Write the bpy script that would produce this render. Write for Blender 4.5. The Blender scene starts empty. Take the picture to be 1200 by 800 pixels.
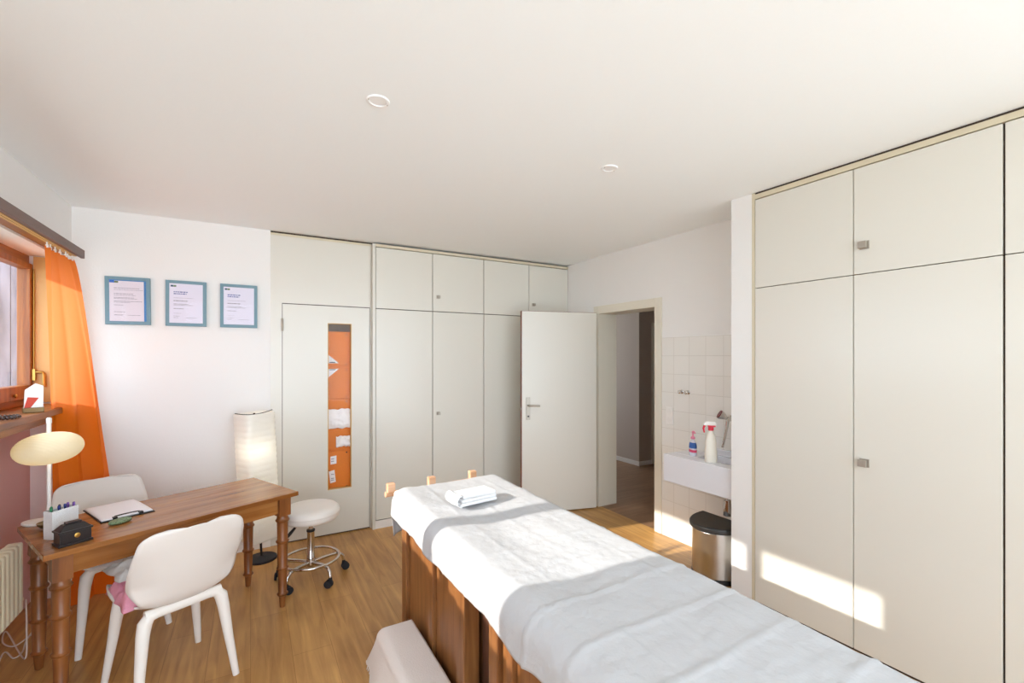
import bpy, bmesh, math, random
from mathutils import Vector, Matrix, noise
random.seed(4)
PI = math.pi
S = bpy.context.scene
COL = S.collection

# ------------------------------------------------------------------ camera, light, exposure
cam_d = bpy.data.cameras.new('camera')
cam = bpy.data.objects.new('camera', cam_d)
COL.objects.link(cam)
cam.location = (0, 0, 1.55)
cam.rotation_euler = (PI / 2, 0, math.radians(-30))
cam_d.sensor_width = 36
cam_d.lens = 531 / 1200 * 36
cam_d.shift_y = 17.5 / 1200
cam_d.clip_start = 0.02
S.camera = cam

S.view_settings.view_transform = 'Standard'
S.view_settings.look = 'None'
S.view_settings.gamma = 1
S.view_settings.use_curve_mapping = False
S.view_settings.exposure = 0.14

W = bpy.data.worlds.new('daylight')
S.world = W
W.use_nodes = True
wn = W.node_tree.nodes
wtc = wn.new('ShaderNodeTexCoord')
wsep = wn.new('ShaderNodeSeparateXYZ')
wramp = wn.new('ShaderNodeValToRGB')          # lower half made brighter to light the ceiling, sky above
wmap = wn.new('ShaderNodeMapRange')
wmap.inputs['From Min'].default_value = -1
W.node_tree.links.new(wtc.outputs['Generated'], wsep.inputs[0])
W.node_tree.links.new(wsep.outputs['Z'], wmap.inputs['Value'])
W.node_tree.links.new(wmap.outputs[0], wramp.inputs['Fac'])
wramp.color_ramp.elements[0].position = 0.46
wramp.color_ramp.elements[0].color = (0.81, 0.915, 0.995, 1)
wramp.color_ramp.elements[1].position = 0.54
wramp.color_ramp.elements[1].color = (0.70, 0.81, 0.93, 1)
W.node_tree.links.new(wramp.outputs['Color'], wn['Background'].inputs['Color'])
wn['Background'].inputs['Strength'].default_value = 5.2

sun_d = bpy.data.lights.new('sun', 'SUN')
sun = bpy.data.objects.new('sun', sun_d)
COL.objects.link(sun)
SUN = Vector((1, -0.11, -0.44)).normalized()
sun.rotation_euler = SUN.to_track_quat('-Z', 'Y').to_euler()
sun.location = (-6, 3, 5)
sun_d.energy = 5.4
sun_d.color = (1.0, 0.95, 0.87)
sun_d.angle = 0.012

S.cycles.use_denoising = True
S.cycles.max_bounces = 14
S.cycles.diffuse_bounces = 10
S.cycles.transparent_max_bounces = 12
S.cycles.sample_clamp_indirect = 8

# ------------------------------------------------------------------ materials
def srgb(r, g, b):
    f = lambda c: (c / 255) / 12.92 if c / 255 <= 0.04045 else ((c / 255 + 0.055) / 1.055) ** 2.4
    return (f(r), f(g), f(b), 1)

def base_mat(name, col, rough=0.6, metal=0.0, spec=0.5):
    m = bpy.data.materials.new(name)
    m.use_nodes = True
    b = m.node_tree.nodes['Principled BSDF']
    b.inputs['Base Color'].default_value = col
    b.inputs['Roughness'].default_value = rough
    b.inputs['Metallic'].default_value = metal
    b.inputs['Specular IOR Level'].default_value = spec
    return m

def N(m, t, **kw):
    n = m.node_tree.nodes.new(t)
    for k, v in kw.items():
        setattr(n, k, v)
    return n

def L(m, a, b):
    m.node_tree.links.new(a, b)

def mat(name, col, rough=0.6, metal=0.0, spec=0.5, bump=0.0, bscale=60, var=0.0, vscale=3, stretch=(1, 1, 1)):
    """plain paint, plastic, cloth or metal with noise in colour and relief"""
    m = base_mat(name, col, rough, metal, spec)
    b = m.node_tree.nodes['Principled BSDF']
    tc = N(m, 'ShaderNodeTexCoord')
    mp = N(m, 'ShaderNodeMapping')
    mp.inputs['Scale'].default_value = stretch
    L(m, tc.outputs['Object'], mp.inputs['Vector'])
    if var:
        nz = N(m, 'ShaderNodeTexNoise')
        nz.inputs['Scale'].default_value = vscale
        nz.inputs['Detail'].default_value = 5
        L(m, mp.outputs['Vector'], nz.inputs['Vector'])
        r = N(m, 'ShaderNodeValToRGB')
        r.color_ramp.elements[0].position = 0.3
        r.color_ramp.elements[1].position = 0.7
        r.color_ramp.elements[0].color = tuple(c * (1 - var) for c in col[:3]) + (1,)
        r.color_ramp.elements[1].color = tuple(min(1, c * (1 + var)) for c in col[:3]) + (1,)
        L(m, nz.outputs['Fac'], r.inputs['Fac'])
        L(m, r.outputs['Color'], b.inputs['Base Color'])
    if bump:
        n2 = N(m, 'ShaderNodeTexNoise')
        n2.inputs['Scale'].default_value = bscale
        n2.inputs['Detail'].default_value = 4
        L(m, mp.outputs['Vector'], n2.inputs['Vector'])
        bp = N(m, 'ShaderNodeBump')
        bp.inputs['Strength'].default_value = bump
        bp.inputs['Distance'].default_value = 0.01
        L(m, n2.outputs['Fac'], bp.inputs['Height'])
        L(m, bp.outputs['Normal'], b.inputs['Normal'])
    return m

def wood(name, dark, mid, light, axis='x', scale=1.0, rough=0.4, bump=0.08):
    """grain running along the given local axis"""
    m = base_mat(name, mid, rough)
    b = m.node_tree.nodes['Principled BSDF']
    tc = N(m, 'ShaderNodeTexCoord')
    mp = N(m, 'ShaderNodeMapping')
    sc = {'x': (1.2, 16, 16), 'y': (16, 1.2, 16), 'z': (16, 16, 1.2)}[axis]
    mp.inputs['Scale'].default_value = tuple(s * scale for s in sc)
    L(m, tc.outputs['Object'], mp.inputs['Vector'])
    nz = N(m, 'ShaderNodeTexNoise')
    nz.inputs['Scale'].default_value = 1.6
    nz.inputs['Detail'].default_value = 7
    nz.inputs['Distortion'].default_value = 0.6
    L(m, mp.outputs['Vector'], nz.inputs['Vector'])
    r = N(m, 'ShaderNodeValToRGB')
    e = r.color_ramp.elements
    e[0].position, e[0].color = 0.28, dark
    e[1].position, e[1].color = 0.75, light
    k = e.new(0.5)
    k.color = mid
    L(m, nz.outputs['Fac'], r.inputs['Fac'])
    L(m, r.outputs['Color'], b.inputs['Base Color'])
    bp = N(m, 'ShaderNodeBump')
    bp.inputs['Strength'].default_value = bump
    bp.inputs['Distance'].default_value = 0.004
    L(m, nz.outputs['Fac'], bp.inputs['Height'])
    L(m, bp.outputs['Normal'], b.inputs['Normal'])
    return m

def plank_mat(name, c1, c2, rot, rough=0.38):
    m = base_mat(name, c1, rough)
    b = m.node_tree.nodes['Principled BSDF']
    tc = N(m, 'ShaderNodeTexCoord')
    mp = N(m, 'ShaderNodeMapping')
    mp.inputs['Rotation'].default_value = (0, 0, rot)
    L(m, tc.outputs['Object'], mp.inputs['Vector'])
    br = N(m, 'ShaderNodeTexBrick')
    br.offset = 0.37
    br.inputs['Scale'].default_value = 1
    br.inputs['Brick Width'].default_value = 1.3
    br.inputs['Row Height'].default_value = 0.19
    br.inputs['Mortar Size'].default_value = 0.0012
    br.inputs['Mortar Smooth'].default_value = 0.3
    br.inputs['Bias'].default_value = 0
    br.inputs['Color1'].default_value = (0.35, 0.35, 0.35, 1)
    br.inputs['Color2'].default_value = (0.65, 0.65, 0.65, 1)
    br.inputs['Mortar'].default_value = (0, 0, 0, 1)
    L(m, mp.outputs['Vector'], br.inputs['Vector'])
    mp2 = N(m, 'ShaderNodeMapping')
    mp2.inputs['Scale'].default_value = (1.1, 13, 1)
    L(m, mp.outputs['Vector'], mp2.inputs['Vector'])
    nz = N(m, 'ShaderNodeTexNoise')
    nz.inputs['Scale'].default_value = 1.8
    nz.inputs['Detail'].default_value = 8
    nz.inputs['Distortion'].default_value = 0.8
    L(m, mp2.outputs['Vector'], nz.inputs['Vector'])
    nb = N(m, 'ShaderNodeTexNoise')
    nb.inputs['Scale'].default_value = 2.2
    nb.inputs['Detail'].default_value = 3
    L(m, mp.outputs['Vector'], nb.inputs['Vector'])
    a1 = N(m, 'ShaderNodeMath', operation='MULTIPLY')
    a1.inputs[1].default_value = 0.55
    L(m, nz.outputs['Fac'], a1.inputs[0])
    a2 = N(m, 'ShaderNodeMath', operation='MULTIPLY_ADD')
    a2.inputs[1].default_value = 0.25
    L(m, br.outputs['Color'], a2.inputs[0])
    L(m, a1.outputs[0], a2.inputs[2])
    a3 = N(m, 'ShaderNodeMath', operation='MULTIPLY_ADD')
    a3.inputs[1].default_value = 0.3
    L(m, nb.outputs['Fac'], a3.inputs[0])
    L(m, a2.outputs[0], a3.inputs[2])
    r = N(m, 'ShaderNodeValToRGB')
    e = r.color_ramp.elements
    e[0].position, e[0].color = 0.36, c1
    e[1].position, e[1].color = 0.72, c2
    L(m, a3.outputs[0], r.inputs['Fac'])
    mx = N(m, 'ShaderNodeMixRGB')
    mx.blend_type = 'MULTIPLY'
    mx.inputs['Color2'].default_value = (0.8, 0.74, 0.68, 1)
    L(m, br.outputs['Fac'], mx.inputs['Fac'])
    L(m, r.outputs['Color'], mx.inputs['Color1'])
    L(m, mx.outputs['Color'], b.inputs['Base Color'])
    bp = N(m, 'ShaderNodeBump')
    bp.inputs['Strength'].default_value = 0.08
    bp.inputs['Distance'].default_value = 0.004
    L(m, nz.outputs['Fac'], bp.inputs['Height'])
    L(m, bp.outputs['Normal'], b.inputs['Normal'])
    return m

def tile_mat(name):
    m = base_mat(name, srgb(236, 234, 229), 0.22)
    b = m.node_tree.nodes['Principled BSDF']
    tc = N(m, 'ShaderNodeTexCoord')
    sx = N(m, 'ShaderNodeSeparateXYZ')
    L(m, tc.outputs['Object'], sx.inputs[0])
    cx = N(m, 'ShaderNodeCombineXYZ')
    L(m, sx.outputs['Y'], cx.inputs['X'])
    L(m, sx.outputs['Z'], cx.inputs['Y'])
    br = N(m, 'ShaderNodeTexBrick')
    br.offset = 0
    br.inputs['Scale'].default_value = 1
    br.inputs['Brick Width'].default_value = 0.1555
    br.inputs['Row Height'].default_value = 0.1555
    br.inputs['Mortar Size'].default_value = 0.0022
    br.inputs['Mortar Smooth'].default_value = 0.2
    br.inputs['Color1'].default_value = srgb(238, 236, 231)
    br.inputs['Color2'].default_value = srgb(234, 232, 226)
    br.inputs['Mortar'].default_value = srgb(218, 215, 208)
    L(m, cx.outputs[0], br.inputs['Vector'])
    L(m, br.outputs['Color'], b.inputs['Base Color'])
    bp = N(m, 'ShaderNodeBump')
    bp.invert = True
    bp.inputs['Strength'].default_value = 0.3
    bp.inputs['Distance'].default_value = 0.002
    L(m, br.outputs['Fac'], bp.inputs['Height'])
    L(m, bp.outputs['Normal'], b.inputs['Normal'])
    return m

def glass_mat(name, tint=(1, 1, 1, 1), gloss=0.10):
    m = bpy.data.materials.new(name)
    m.use_nodes = True
    nt = m.node_tree
    nt.nodes.remove(nt.nodes['Principled BSDF'])
    t = N(m, 'ShaderNodeBsdfTransparent')
    t.inputs['Color'].default_value = tint
    g = N(m, 'ShaderNodeBsdfGlossy')
    g.inputs['Roughness'].default_value = 0.03
    fr = N(m, 'ShaderNodeLayerWeight')
    fr.inputs['Blend'].default_value = 0.5
    pw = N(m, 'ShaderNodeMath', operation='POWER')
    pw.inputs[1].default_value = 5
    L(m, fr.outputs['Facing'], pw.inputs[0])
    ad = N(m, 'ShaderNodeMath', operation='MULTIPLY_ADD')
    ad.inputs[1].default_value = 0.6
    ad.inputs[2].default_value = gloss * 0.3
    L(m, pw.outputs[0], ad.inputs[0])
    mx = N(m, 'ShaderNodeMixShader')
    L(m, ad.outputs[0], mx.inputs[0])
    L(m, t.outputs[0], mx.inputs[1])
    L(m, g.outputs[0], mx.inputs[2])
    L(m, mx.outputs[0], nt.nodes['Material Output'].inputs['Surface'])
    return m

def translucent_mat(name, col, tcol, fac, wave=None, bump=0.15):
    m = bpy.data.materials.new(name)
    m.use_nodes = True
    nt = m.node_tree
    nt.nodes.remove(nt.nodes['Principled BSDF'])
    d = N(m, 'ShaderNodeBsdfDiffuse')
    d.inputs['Color'].default_value = col
    t = N(m, 'ShaderNodeBsdfTranslucent')
    t.inputs['Color'].default_value = tcol
    mx = N(m, 'ShaderNodeMixShader')
    mx.inputs[0].default_value = fac
    L(m, d.outputs[0], mx.inputs[1])
    L(m, t.outputs[0], mx.inputs[2])
    L(m, mx.outputs[0], nt.nodes['Material Output'].inputs['Surface'])
    tc = N(m, 'ShaderNodeTexCoord')
    if wave:
        w = N(m, 'ShaderNodeTexWave', wave_type='BANDS', bands_direction='Z')
        w.inputs['Scale'].default_value = wave
        w.inputs['Distortion'].default_value = 0.6
        w.inputs['Detail'].default_value = 1
    else:
        w = N(m, 'ShaderNodeTexNoise')
        w.inputs['Scale'].default_value = 240
        w.inputs['Detail'].default_value = 3
    L(m, tc.outputs['Object'], w.inputs['Vector'])
    bp = N(m, 'ShaderNodeBump')
    bp.inputs['Strength'].default_value = bump
    bp.inputs['Distance'].default_value = 0.004
    L(m, w.outputs['Fac'], bp.inputs['Height'])
    L(m, bp.outputs['Normal'], d.inputs['Normal'])
    return m

M = {}
M['wall'] = mat('white_plaster', srgb(238, 237, 235), 0.92, bump=0.10, bscale=90)
M['rose'] = mat('dusky_rose', srgb(204, 172, 168), 0.85, bump=0.10, bscale=90)  # rosier and darker tone than the plaster above the window
M['ceil'] = mat('ceiling_paint', srgb(246, 250, 251), 0.95, bump=0.05, bscale=70)
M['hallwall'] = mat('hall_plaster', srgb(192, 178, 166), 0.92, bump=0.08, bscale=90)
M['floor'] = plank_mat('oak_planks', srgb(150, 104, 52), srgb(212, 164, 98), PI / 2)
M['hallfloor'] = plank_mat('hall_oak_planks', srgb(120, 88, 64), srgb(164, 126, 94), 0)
M['cream'] = mat('cream_laminate', srgb(222, 219, 209), 0.27, spec=0.6, bump=0.02, bscale=30)
M['creamdark'] = mat('cream_edge_band', srgb(214, 204, 178), 0.45)
M['casing'] = mat('cream_lacquer', srgb(228, 223, 208), 0.4)
M['gap'] = mat('dark_gap', srgb(66, 52, 44), 0.8)
M['plinth'] = mat('white_plinth', srgb(236, 234, 230), 0.5)
M['dooredge'] = wood('mahogany_edge', srgb(96, 50, 32), srgb(122, 66, 42), srgb(140, 80, 54), 'z')
M['tile'] = tile_mat('glazed_tiles')
M['winwood'] = wood('window_wood', srgb(112, 62, 20), srgb(146, 86, 30), srgb(172, 110, 44), 'y', 1.0, 0.35)
M['winwoodz'] = wood('window_wood_upright', srgb(112, 62, 20), srgb(146, 86, 30), srgb(172, 110, 44), 'z', 1.0, 0.35)
M['pelmet'] = mat('greybrown_stain', srgb(112, 88, 80), 0.5, var=0.08, vscale=8, stretch=(8, 1, 8), bump=0.05)
M['jamb'] = mat('tan_jamb', srgb(206, 168, 104), 0.5, bump=0.05)
M['glass'] = glass_mat('window_glass')
M['pane'] = glass_mat('picture_glass', gloss=0.02)
M['curtain'] = translucent_mat('orange_curtain', srgb(234, 126, 24), srgb(255, 150, 98), 0.42)
M['desk'] = wood('desk_wood', srgb(134, 80, 36), srgb(160, 104, 52), srgb(182, 126, 70), 'x', 0.9, 0.2)
M['desky'] = wood('desk_wood_cross', srgb(112, 62, 26), srgb(148, 92, 42), srgb(176, 116, 58), 'y', 0.9, 0.32)
M['deskleg'] = wood('desk_leg_wood', srgb(96, 54, 24), srgb(134, 80, 38), srgb(158, 100, 52), 'z', 1.0, 0.34)
M['bedwood'] = wood('table_base_wood', srgb(116, 72, 38), srgb(142, 92, 50), srgb(160, 108, 62), 'z', 1.3, 0.4)
M['bedshade'] = wood('shaded_recess_wood', srgb(70, 44, 36), srgb(92, 60, 46), srgb(112, 76, 58), 'z', 1.3, 0.45)  # base wood darkened, the shade of the recess put into its colour
M['headwood'] = wood('beech', srgb(206, 152, 112), srgb(228, 180, 142), srgb(240, 200, 166), 'x', 1.0, 0.45)
M['sheet'] = mat('white_sheet', srgb(194, 195, 198), 0.95, spec=0.2, bump=0.35, bscale=30)
M['pad'] = mat('padded_vinyl', srgb(225, 222, 215), 0.6)
M['towel'] = mat('white_terry', srgb(242, 242, 243), 0.95, spec=0.2, bump=0.5, bscale=420)
M['stepcloth'] = mat('offwhite_cloth', srgb(232, 224, 218), 0.95, spec=0.2, bump=0.3, bscale=160)
M['chair'] = mat('warm_white_plastic', srgb(228, 222, 216), 0.55, bump=0.03, bscale=300)
M['chairleg'] = mat('white_plastic', srgb(238, 234, 228), 0.5)
M['vinyl'] = mat('white_vinyl', srgb(240, 236, 230), 0.45, bump=0.04, bscale=120)
M['chrome'] = mat('chrome', srgb(214, 210, 206), 0.12, 1.0)
M['steel'] = mat('brushed_steel', srgb(206, 204, 200), 0.28, 1.0, bump=0.04, bscale=60, stretch=(1, 1, 14))
M['nickel'] = mat('satin_nickel', srgb(178, 170, 158), 0.42, 0.6)
M['blackpl'] = mat('black_plastic', srgb(26, 26, 28), 0.5)
M['blackrub'] = mat('black_rubber', srgb(34, 34, 40), 0.7)
M['lid'] = mat('black_lid', srgb(44, 42, 40), 0.45, bump=0.03)
M['ricepaper'] = translucent_mat('rice_paper', srgb(250, 249, 246), srgb(250, 248, 240), 0.4, wave=38, bump=0.25)
M['paperlamp'] = translucent_mat('woven_paper', srgb(244, 240, 224), srgb(248, 240, 216), 0.35, wave=60, bump=0.6)
M['white'] = mat('white_enamel', srgb(240, 238, 234), 0.35)
M['ceramic'] = mat('white_fireclay', srgb(232, 233, 238), 0.15)
M['paper'] = mat('white_paper', srgb(244, 242, 246), 0.85)
M['certpaper'] = mat('certificate_paper', srgb(226, 224, 240), 0.85)
M['certpaperpink'] = mat('pinkish_certificate_paper', srgb(224, 218, 228), 0.85)
M['frameblue'] = mat('slate_blue_frame', srgb(112, 146, 160), 0.5, var=0.04, vscale=30)
M['bluemount'] = mat('blue_mount', srgb(70, 130, 190), 0.7)
M['ink'] = mat('grey_ink', srgb(150, 146, 160), 0.9)
M['inkblue'] = mat('blue_ink', srgb(92, 104, 160), 0.9)
M['inkdark'] = mat('dark_ink', srgb(56, 84, 104), 0.9)
M['logoblue'] = mat('logo_blue', srgb(52, 104, 190), 0.7)
M['logogreen'] = mat('logo_green', srgb(104, 124, 92), 0.7)
M['orange'] = mat('orange_panel', srgb(228, 126, 30), 0.5, var=0.04, vscale=5)
M['greyint'] = mat('closet_grey', srgb(150, 140, 128), 0.8)
M['shape'] = mat('crumpled_white', srgb(246, 242, 242), 0.35, bump=0.4, bscale=40)
M['rad'] = mat('radiator_enamel', srgb(236, 226, 196), 0.4)
M['darkwood'] = mat('black_lacquer', srgb(40, 34, 34), 0.32, var=0.15, vscale=20)
M['brass'] = mat('brass', srgb(190, 150, 80), 0.35, 1.0)
M['green'] = mat('green_beads', srgb(124, 144, 108), 0.5, bump=0.9, bscale=160, var=0.4, vscale=150)
M['bronze'] = mat('bronze', srgb(120, 96, 62), 0.4, 0.6)
M['perf'] = mat('white_perforated', srgb(236, 238, 240), 0.5, bump=0.5, bscale=300)
M['pinkcloth'] = mat('pink_cloth', srgb(222, 150, 170), 0.95, bump=0.4, bscale=60, var=0.12, vscale=14)
M['greycloth'] = mat('grey_cloth', srgb(188, 186, 184), 0.95, bump=0.4, bscale=60)
M['pens_b'] = mat('blue_pen', srgb(40, 52, 120), 0.4)
M['pens_g'] = mat('green_pen', srgb(40, 120, 80), 0.4)
M['pens_p'] = mat('purple_pen', srgb(120, 80, 160), 0.4)
M['red'] = mat('red_plastic', srgb(222, 40, 66), 0.4)
M['pink'] = mat('pink_pump', srgb(236, 140, 170), 0.4)
M['soap'] = mat('clear_soap', srgb(226, 226, 238), 0.25)
M['spray'] = mat('milky_plastic', srgb(236, 232, 220), 0.4)
M['labelblue'] = mat('blue_label', srgb(54, 98, 170), 0.5)
M['labelred'] = mat('red_label', srgb(216, 70, 110), 0.5)
M['maroon'] = mat('maroon_spray_face', srgb(110, 46, 56), 0.4)
M['lens'] = mat('frosted_lens', srgb(250, 250, 250), 0.3)
M['ring'] = mat('white_ring', srgb(244, 244, 244), 0.4)
M['cable'] = mat('white_cable', srgb(222, 210, 200), 0.6)
M['backdrop'] = mat('pale_grey_boards', srgb(126, 118, 124), 0.9, var=0.4, vscale=2.2, stretch=(5, 5, 0.8))
M['ground'] = mat('outside_paving', srgb(170, 165, 155), 0.95, var=0.1)
M['card'] = mat('leaflet_paper', srgb(240, 236, 232), 0.6)
M['cardred'] = mat('leaflet_red', srgb(206, 70, 50), 0.6)
M['bead'] = mat('dark_beads', srgb(60, 36, 26), 0.25)

# ------------------------------------------------------------------ mesh helpers
def new():
    return bmesh.new()

def box(bm, x0, x1, y0, y1, z0, z1):
    vs = [bm.verts.new((x, y, z)) for z in (z0, z1) for y in (y0, y1) for x in (x0, x1)]
    for f in ((0, 2, 3, 1), (4, 5, 7, 6), (0, 1, 5, 4), (2, 6, 7, 3), (0, 4, 6, 2), (1, 3, 7, 5)):
        bm.faces.new([vs[i] for i in f])
    return vs

def lathe(bm, prof, n=32, c=(0, 0, 0), sx=1, sy=1, cap=True, mtx=None):
    rings = []
    for r, z in prof:
        ring = []
        for i in range(n):
            a = 2 * PI * i / n
            p = Vector((r * math.cos(a) * sx, r * math.sin(a) * sy, z))
            if mtx:
                p = mtx @ p
            ring.append(bm.verts.new(p + Vector(c)))
        rings.append(ring)
    for k in range(len(rings) - 1):
        for i in range(n):
            j = (i + 1) % n
            bm.faces.new((rings[k][i], rings[k][j], rings[k + 1][j], rings[k + 1][i]))
    if cap:
        bm.faces.new(list(reversed(rings[0])))
        bm.faces.new(rings[-1])

def tube(bm, pts, r, n=10, closed=False, flat=1.0, up=None):
    """round or oval tube through points; r a number or a list"""
    pts = [Vector(p) for p in pts]
    m = len(pts)
    rs = r if isinstance(r, (list, tuple)) else [r] * m
    rings = []
    prev = None
    for k in range(m):
        if closed:
            d = (pts[(k + 1) % m] - pts[k - 1])
        else:
            d = pts[min(k + 1, m - 1)] - pts[max(k - 1, 0)]
        d.normalize()
        if prev is None:
            ref = Vector(up) if up else (Vector((0, 0, 1)) if abs(d.z) < 0.9 else Vector((1, 0, 0)))
        else:
            ref = prev
        a = ref - d * ref.dot(d)
        a.normalize()
        prev = a
        b = d.cross(a)
        ring = []
        for i in range(n):
            t = 2 * PI * i / n
            ring.append(bm.verts.new(pts[k] + a * (rs[k] * math.cos(t)) + b * (rs[k] * flat * math.sin(t))))
        rings.append(ring)
    for k in range(m if closed else m - 1):
        q = (k + 1) % m
        for i in range(n):
            j = (i + 1) % n
            bm.faces.new((rings[k][i], rings[k][j], rings[q][j], rings[q][i]))
    if not closed:
        bm.faces.new(list(reversed(rings[0])))
        bm.faces.new(rings[-1])

def prism(bm, poly, z0, z1, mtx=None):
    lo = [Vector((p[0], p[1], z0)) for p in poly]
    hi = [Vector((p[0], p[1], z1)) for p in poly]
    if mtx:
        lo = [mtx @ p for p in lo]
        hi = [mtx @ p for p in hi]
    a = [bm.verts.new(p) for p in lo]
    b = [bm.verts.new(p) for p in hi]
    n = len(poly)
    for i in range(n):
        j = (i + 1) % n
        bm.faces.new((a[i], a[j], b[j], b[i]))
    bm.faces.new(list(reversed(a)))
    bm.faces.new(b)

def grid(bm, rows):
    g = [[bm.verts.new(p) for p in r] for r in rows]
    for i in range(len(g) - 1):
        for j in range(len(g[0]) - 1):
            bm.faces.new((g[i][j], g[i][j + 1], g[i + 1][j + 1], g[i + 1][j]))
    return g

def obj(name, bm, m, parent=None, smooth=True, bevel=0.0, solid=0.0, sub=0, seg=2):
    bmesh.ops.recalc_face_normals(bm, faces=bm.faces)
    me = bpy.data.meshes.new(name)
    bm.to_mesh(me)
    bm.free()
    me.materials.append(M[m])
    o = bpy.data.objects.new(name, me)
    COL.objects.link(o)
    if smooth:
        for p in me.polygons:
            p.use_smooth = True
        try:
            me.set_sharp_from_angle(angle=math.radians(38))
        except Exception:
            pass
    if solid:
        s = o.modifiers.new('solid', 'SOLIDIFY')
        s.thickness = solid
        s.offset = 0
    if bevel:
        b = o.modifiers.new('bevel', 'BEVEL')
        b.width = bevel
        b.segments = seg
        b.limit_method = 'ANGLE'
        b.angle_limit = math.radians(40)
    if sub:
        s = o.modifiers.new('sub', 'SUBSURF')
        s.levels = s.render_levels = sub
    if parent:
        o.parent = parent
    return o

def bx(name, m, parent, *b, bevel=0.0, **k):
    bm = new()
    box(bm, *b)
    return obj(name, bm, m, parent, smooth=False, bevel=bevel, **k)

def tag(o, label, cat, group=None):
    o['label'] = label
    o['category'] = cat
    if group:
        o['group'] = group
    return o

def thing(name, label, cat, loc=(0, 0, 0), rz=0, group=None):
    o = bpy.data.objects.new(name, None)
    o.empty_display_size = 0.05
    COL.objects.link(o)
    o.location = loc
    o.rotation_euler = (0, 0, rz)
    return tag(o, label, cat, group)

def struct(o, label, cat):
    o['kind'] = 'structure'
    return tag(o, label, cat)

def dup(root, loc, rz=None, label=None):
    r = root.copy()
    COL.objects.link(r)
    r.location = loc
    if rz is not None:
        r.rotation_euler = (0, 0, rz)
    if label:
        r['label'] = label
    for ch in list(root.children):
        c = ch.copy()
        COL.objects.link(c)
        c.parent = r
        for g in list(ch.children):
            d = g.copy()
            COL.objects.link(d)
            d.parent = c
    return r

# ------------------------------------------------------------------ room dimensions
ZC = 2.579           # ceiling
XL = -1.06           # window wall
YB = 4.19            # picture wall and closet front
YC = 4.13            # fronts of the back wardrobes
XD = 3.12            # door wall and tiled niche
XR = 2.75            # fronts of the right wardrobes
Y0 = -2.2            # the room is open to daylight from here on
WT = 0.2

# floor and ceiling
struct(bx('floor', 'floor', None, XL - WT, XD + 0.02, Y0, 5.0, -0.08, 0), 'oak plank floor of the treatment room', 'floor')
bm = new()
box(bm, XD + 0.02, 7.2, 0.6, 6.6, -0.08, 0)
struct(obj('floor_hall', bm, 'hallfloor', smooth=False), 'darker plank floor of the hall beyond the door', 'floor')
struct(bx('ceiling', 'ceil', None, XL - WT, 7.2, Y0, 6.6, ZC, ZC + 0.12), 'plain white ceiling', 'ceiling')

# left wall with the window opening
WY0, WY1, WZ0, WZ1 = 1.44, 4.0, 1.21, 2.185
bm = new()
box(bm, XL - WT, XL, Y0, WY0, 0, ZC)
box(bm, XL - WT, XL, 4.19, 4.4, 0, ZC)
box(bm, XL - 0.165, XL, WY1, 4.19, 0, ZC)
box(bm, XL - WT, XL, WY0, WY1, WZ1, ZC)
struct(obj('wall_left', bm, 'wall', smooth=False), 'white plastered wall above and beside the window', 'wall')
struct(bx('wall_left_below', 'rose', None, XL - WT, XL - 0.145, WY0, WY1, 0, WZ0), 'dusky rose wall of the radiator niche below the window sill', 'wall')

# back wall
bm = new()
box(bm, XL, 0.142, YB, YB + 0.16, 0, ZC)
struct(obj('wall_back', bm, 'wall', smooth=False), 'white wall carrying the three framed certificates', 'wall')
bm = new()
box(bm, 0.142, 7.2, 4.86, 5.0, 0, ZC)
box(bm, 0.142, 0.16, YB + 0.06, 4.86, 0, ZC)
struct(obj('wall_behind', bm, 'greyint', smooth=False), 'grey wall at the back of the closet', 'wall') if False else bm.free()
bx_closet = new()
box(bx_closet, 0.142, XD + 0.2, 4.75, 4.86, 0, ZC)
struct(obj('wall_closet', bx_closet, 'greyint', smooth=False), 'grey rear wall inside the closet behind the glass strip', 'wall')
struct(bx('baseboard_back', 'plinth', None, XL, 0.142, YB - 0.012, YB, 0, 0.06, bevel=0.002), 'white baseboard under the certificates', 'baseboard')

# closet panel around the closet door
bm = new()
box(bm, 0.142, 0.226, YB, YB + 0.03, 0, ZC - 0.018)
box(bm, 0.226, 0.945, YB, YB + 0.03, 1.992, ZC - 0.018)
box(bm, 0.936, 0.945, YB, YB + 0.03, 0, 1.992)
struct(obj('trim_1', bm, 'cream', smooth=False), 'cream laminate panel framing the closet door', 'panel')
struct(bx('trim_2', 'creamdark', None, 0.142, 0.945, YB - 0.006, YB + 0.02, ZC - 0.034, ZC - 0.016), 'narrow cream strip above the closet panel', 'trim')
struct(bx('trim_3', 'gap', None, 0.142, XD, YB + 0.012, YB + 0.03, ZC - 0.02, ZC), 'dark shadow gap above the closet panel and back wardrobes', 'trim')

# closet door with glass strip
d2 = bpy.data.objects.new('door_2', None)
COL.objects.link(d2)
d2.location = (0.23, YB, 0)
struct(d2, 'closed cream closet door with a narrow glass strip', 'door')
bm = new()
DX = 0.702
gx0, gx1, gz0, gz1 = 0.349, 0.547, 0.393, 1.838
box(bm, 0, gx0, 0, 0.03, 0.012, 1.985)
box(bm, gx1, DX, 0, 0.03, 0.012, 1.985)
box(bm, gx0, gx1, 0, 0.03, 0.012, gz0)
box(bm, gx0, gx1, 0, 0.03, gz1, 1.985)
obj('leaf', bm, 'cream', d2, smooth=False)
bm = new()
t = 0.006
box(bm, gx0, gx0 + t, 0.001, 0.03, gz0, gz1)
box(bm, gx1 - t, gx1, 0.001, 0.03, gz0, gz1)
box(bm, gx0 + t, gx1 - t, 0.001, 0.03, gz0, gz0 + t)
box(bm, gx0 + t, gx1 - t, 0.001, 0.03, gz1 - t, gz1)
obj('glazing_bead', bm, 'jamb', d2, smooth=False)
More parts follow.
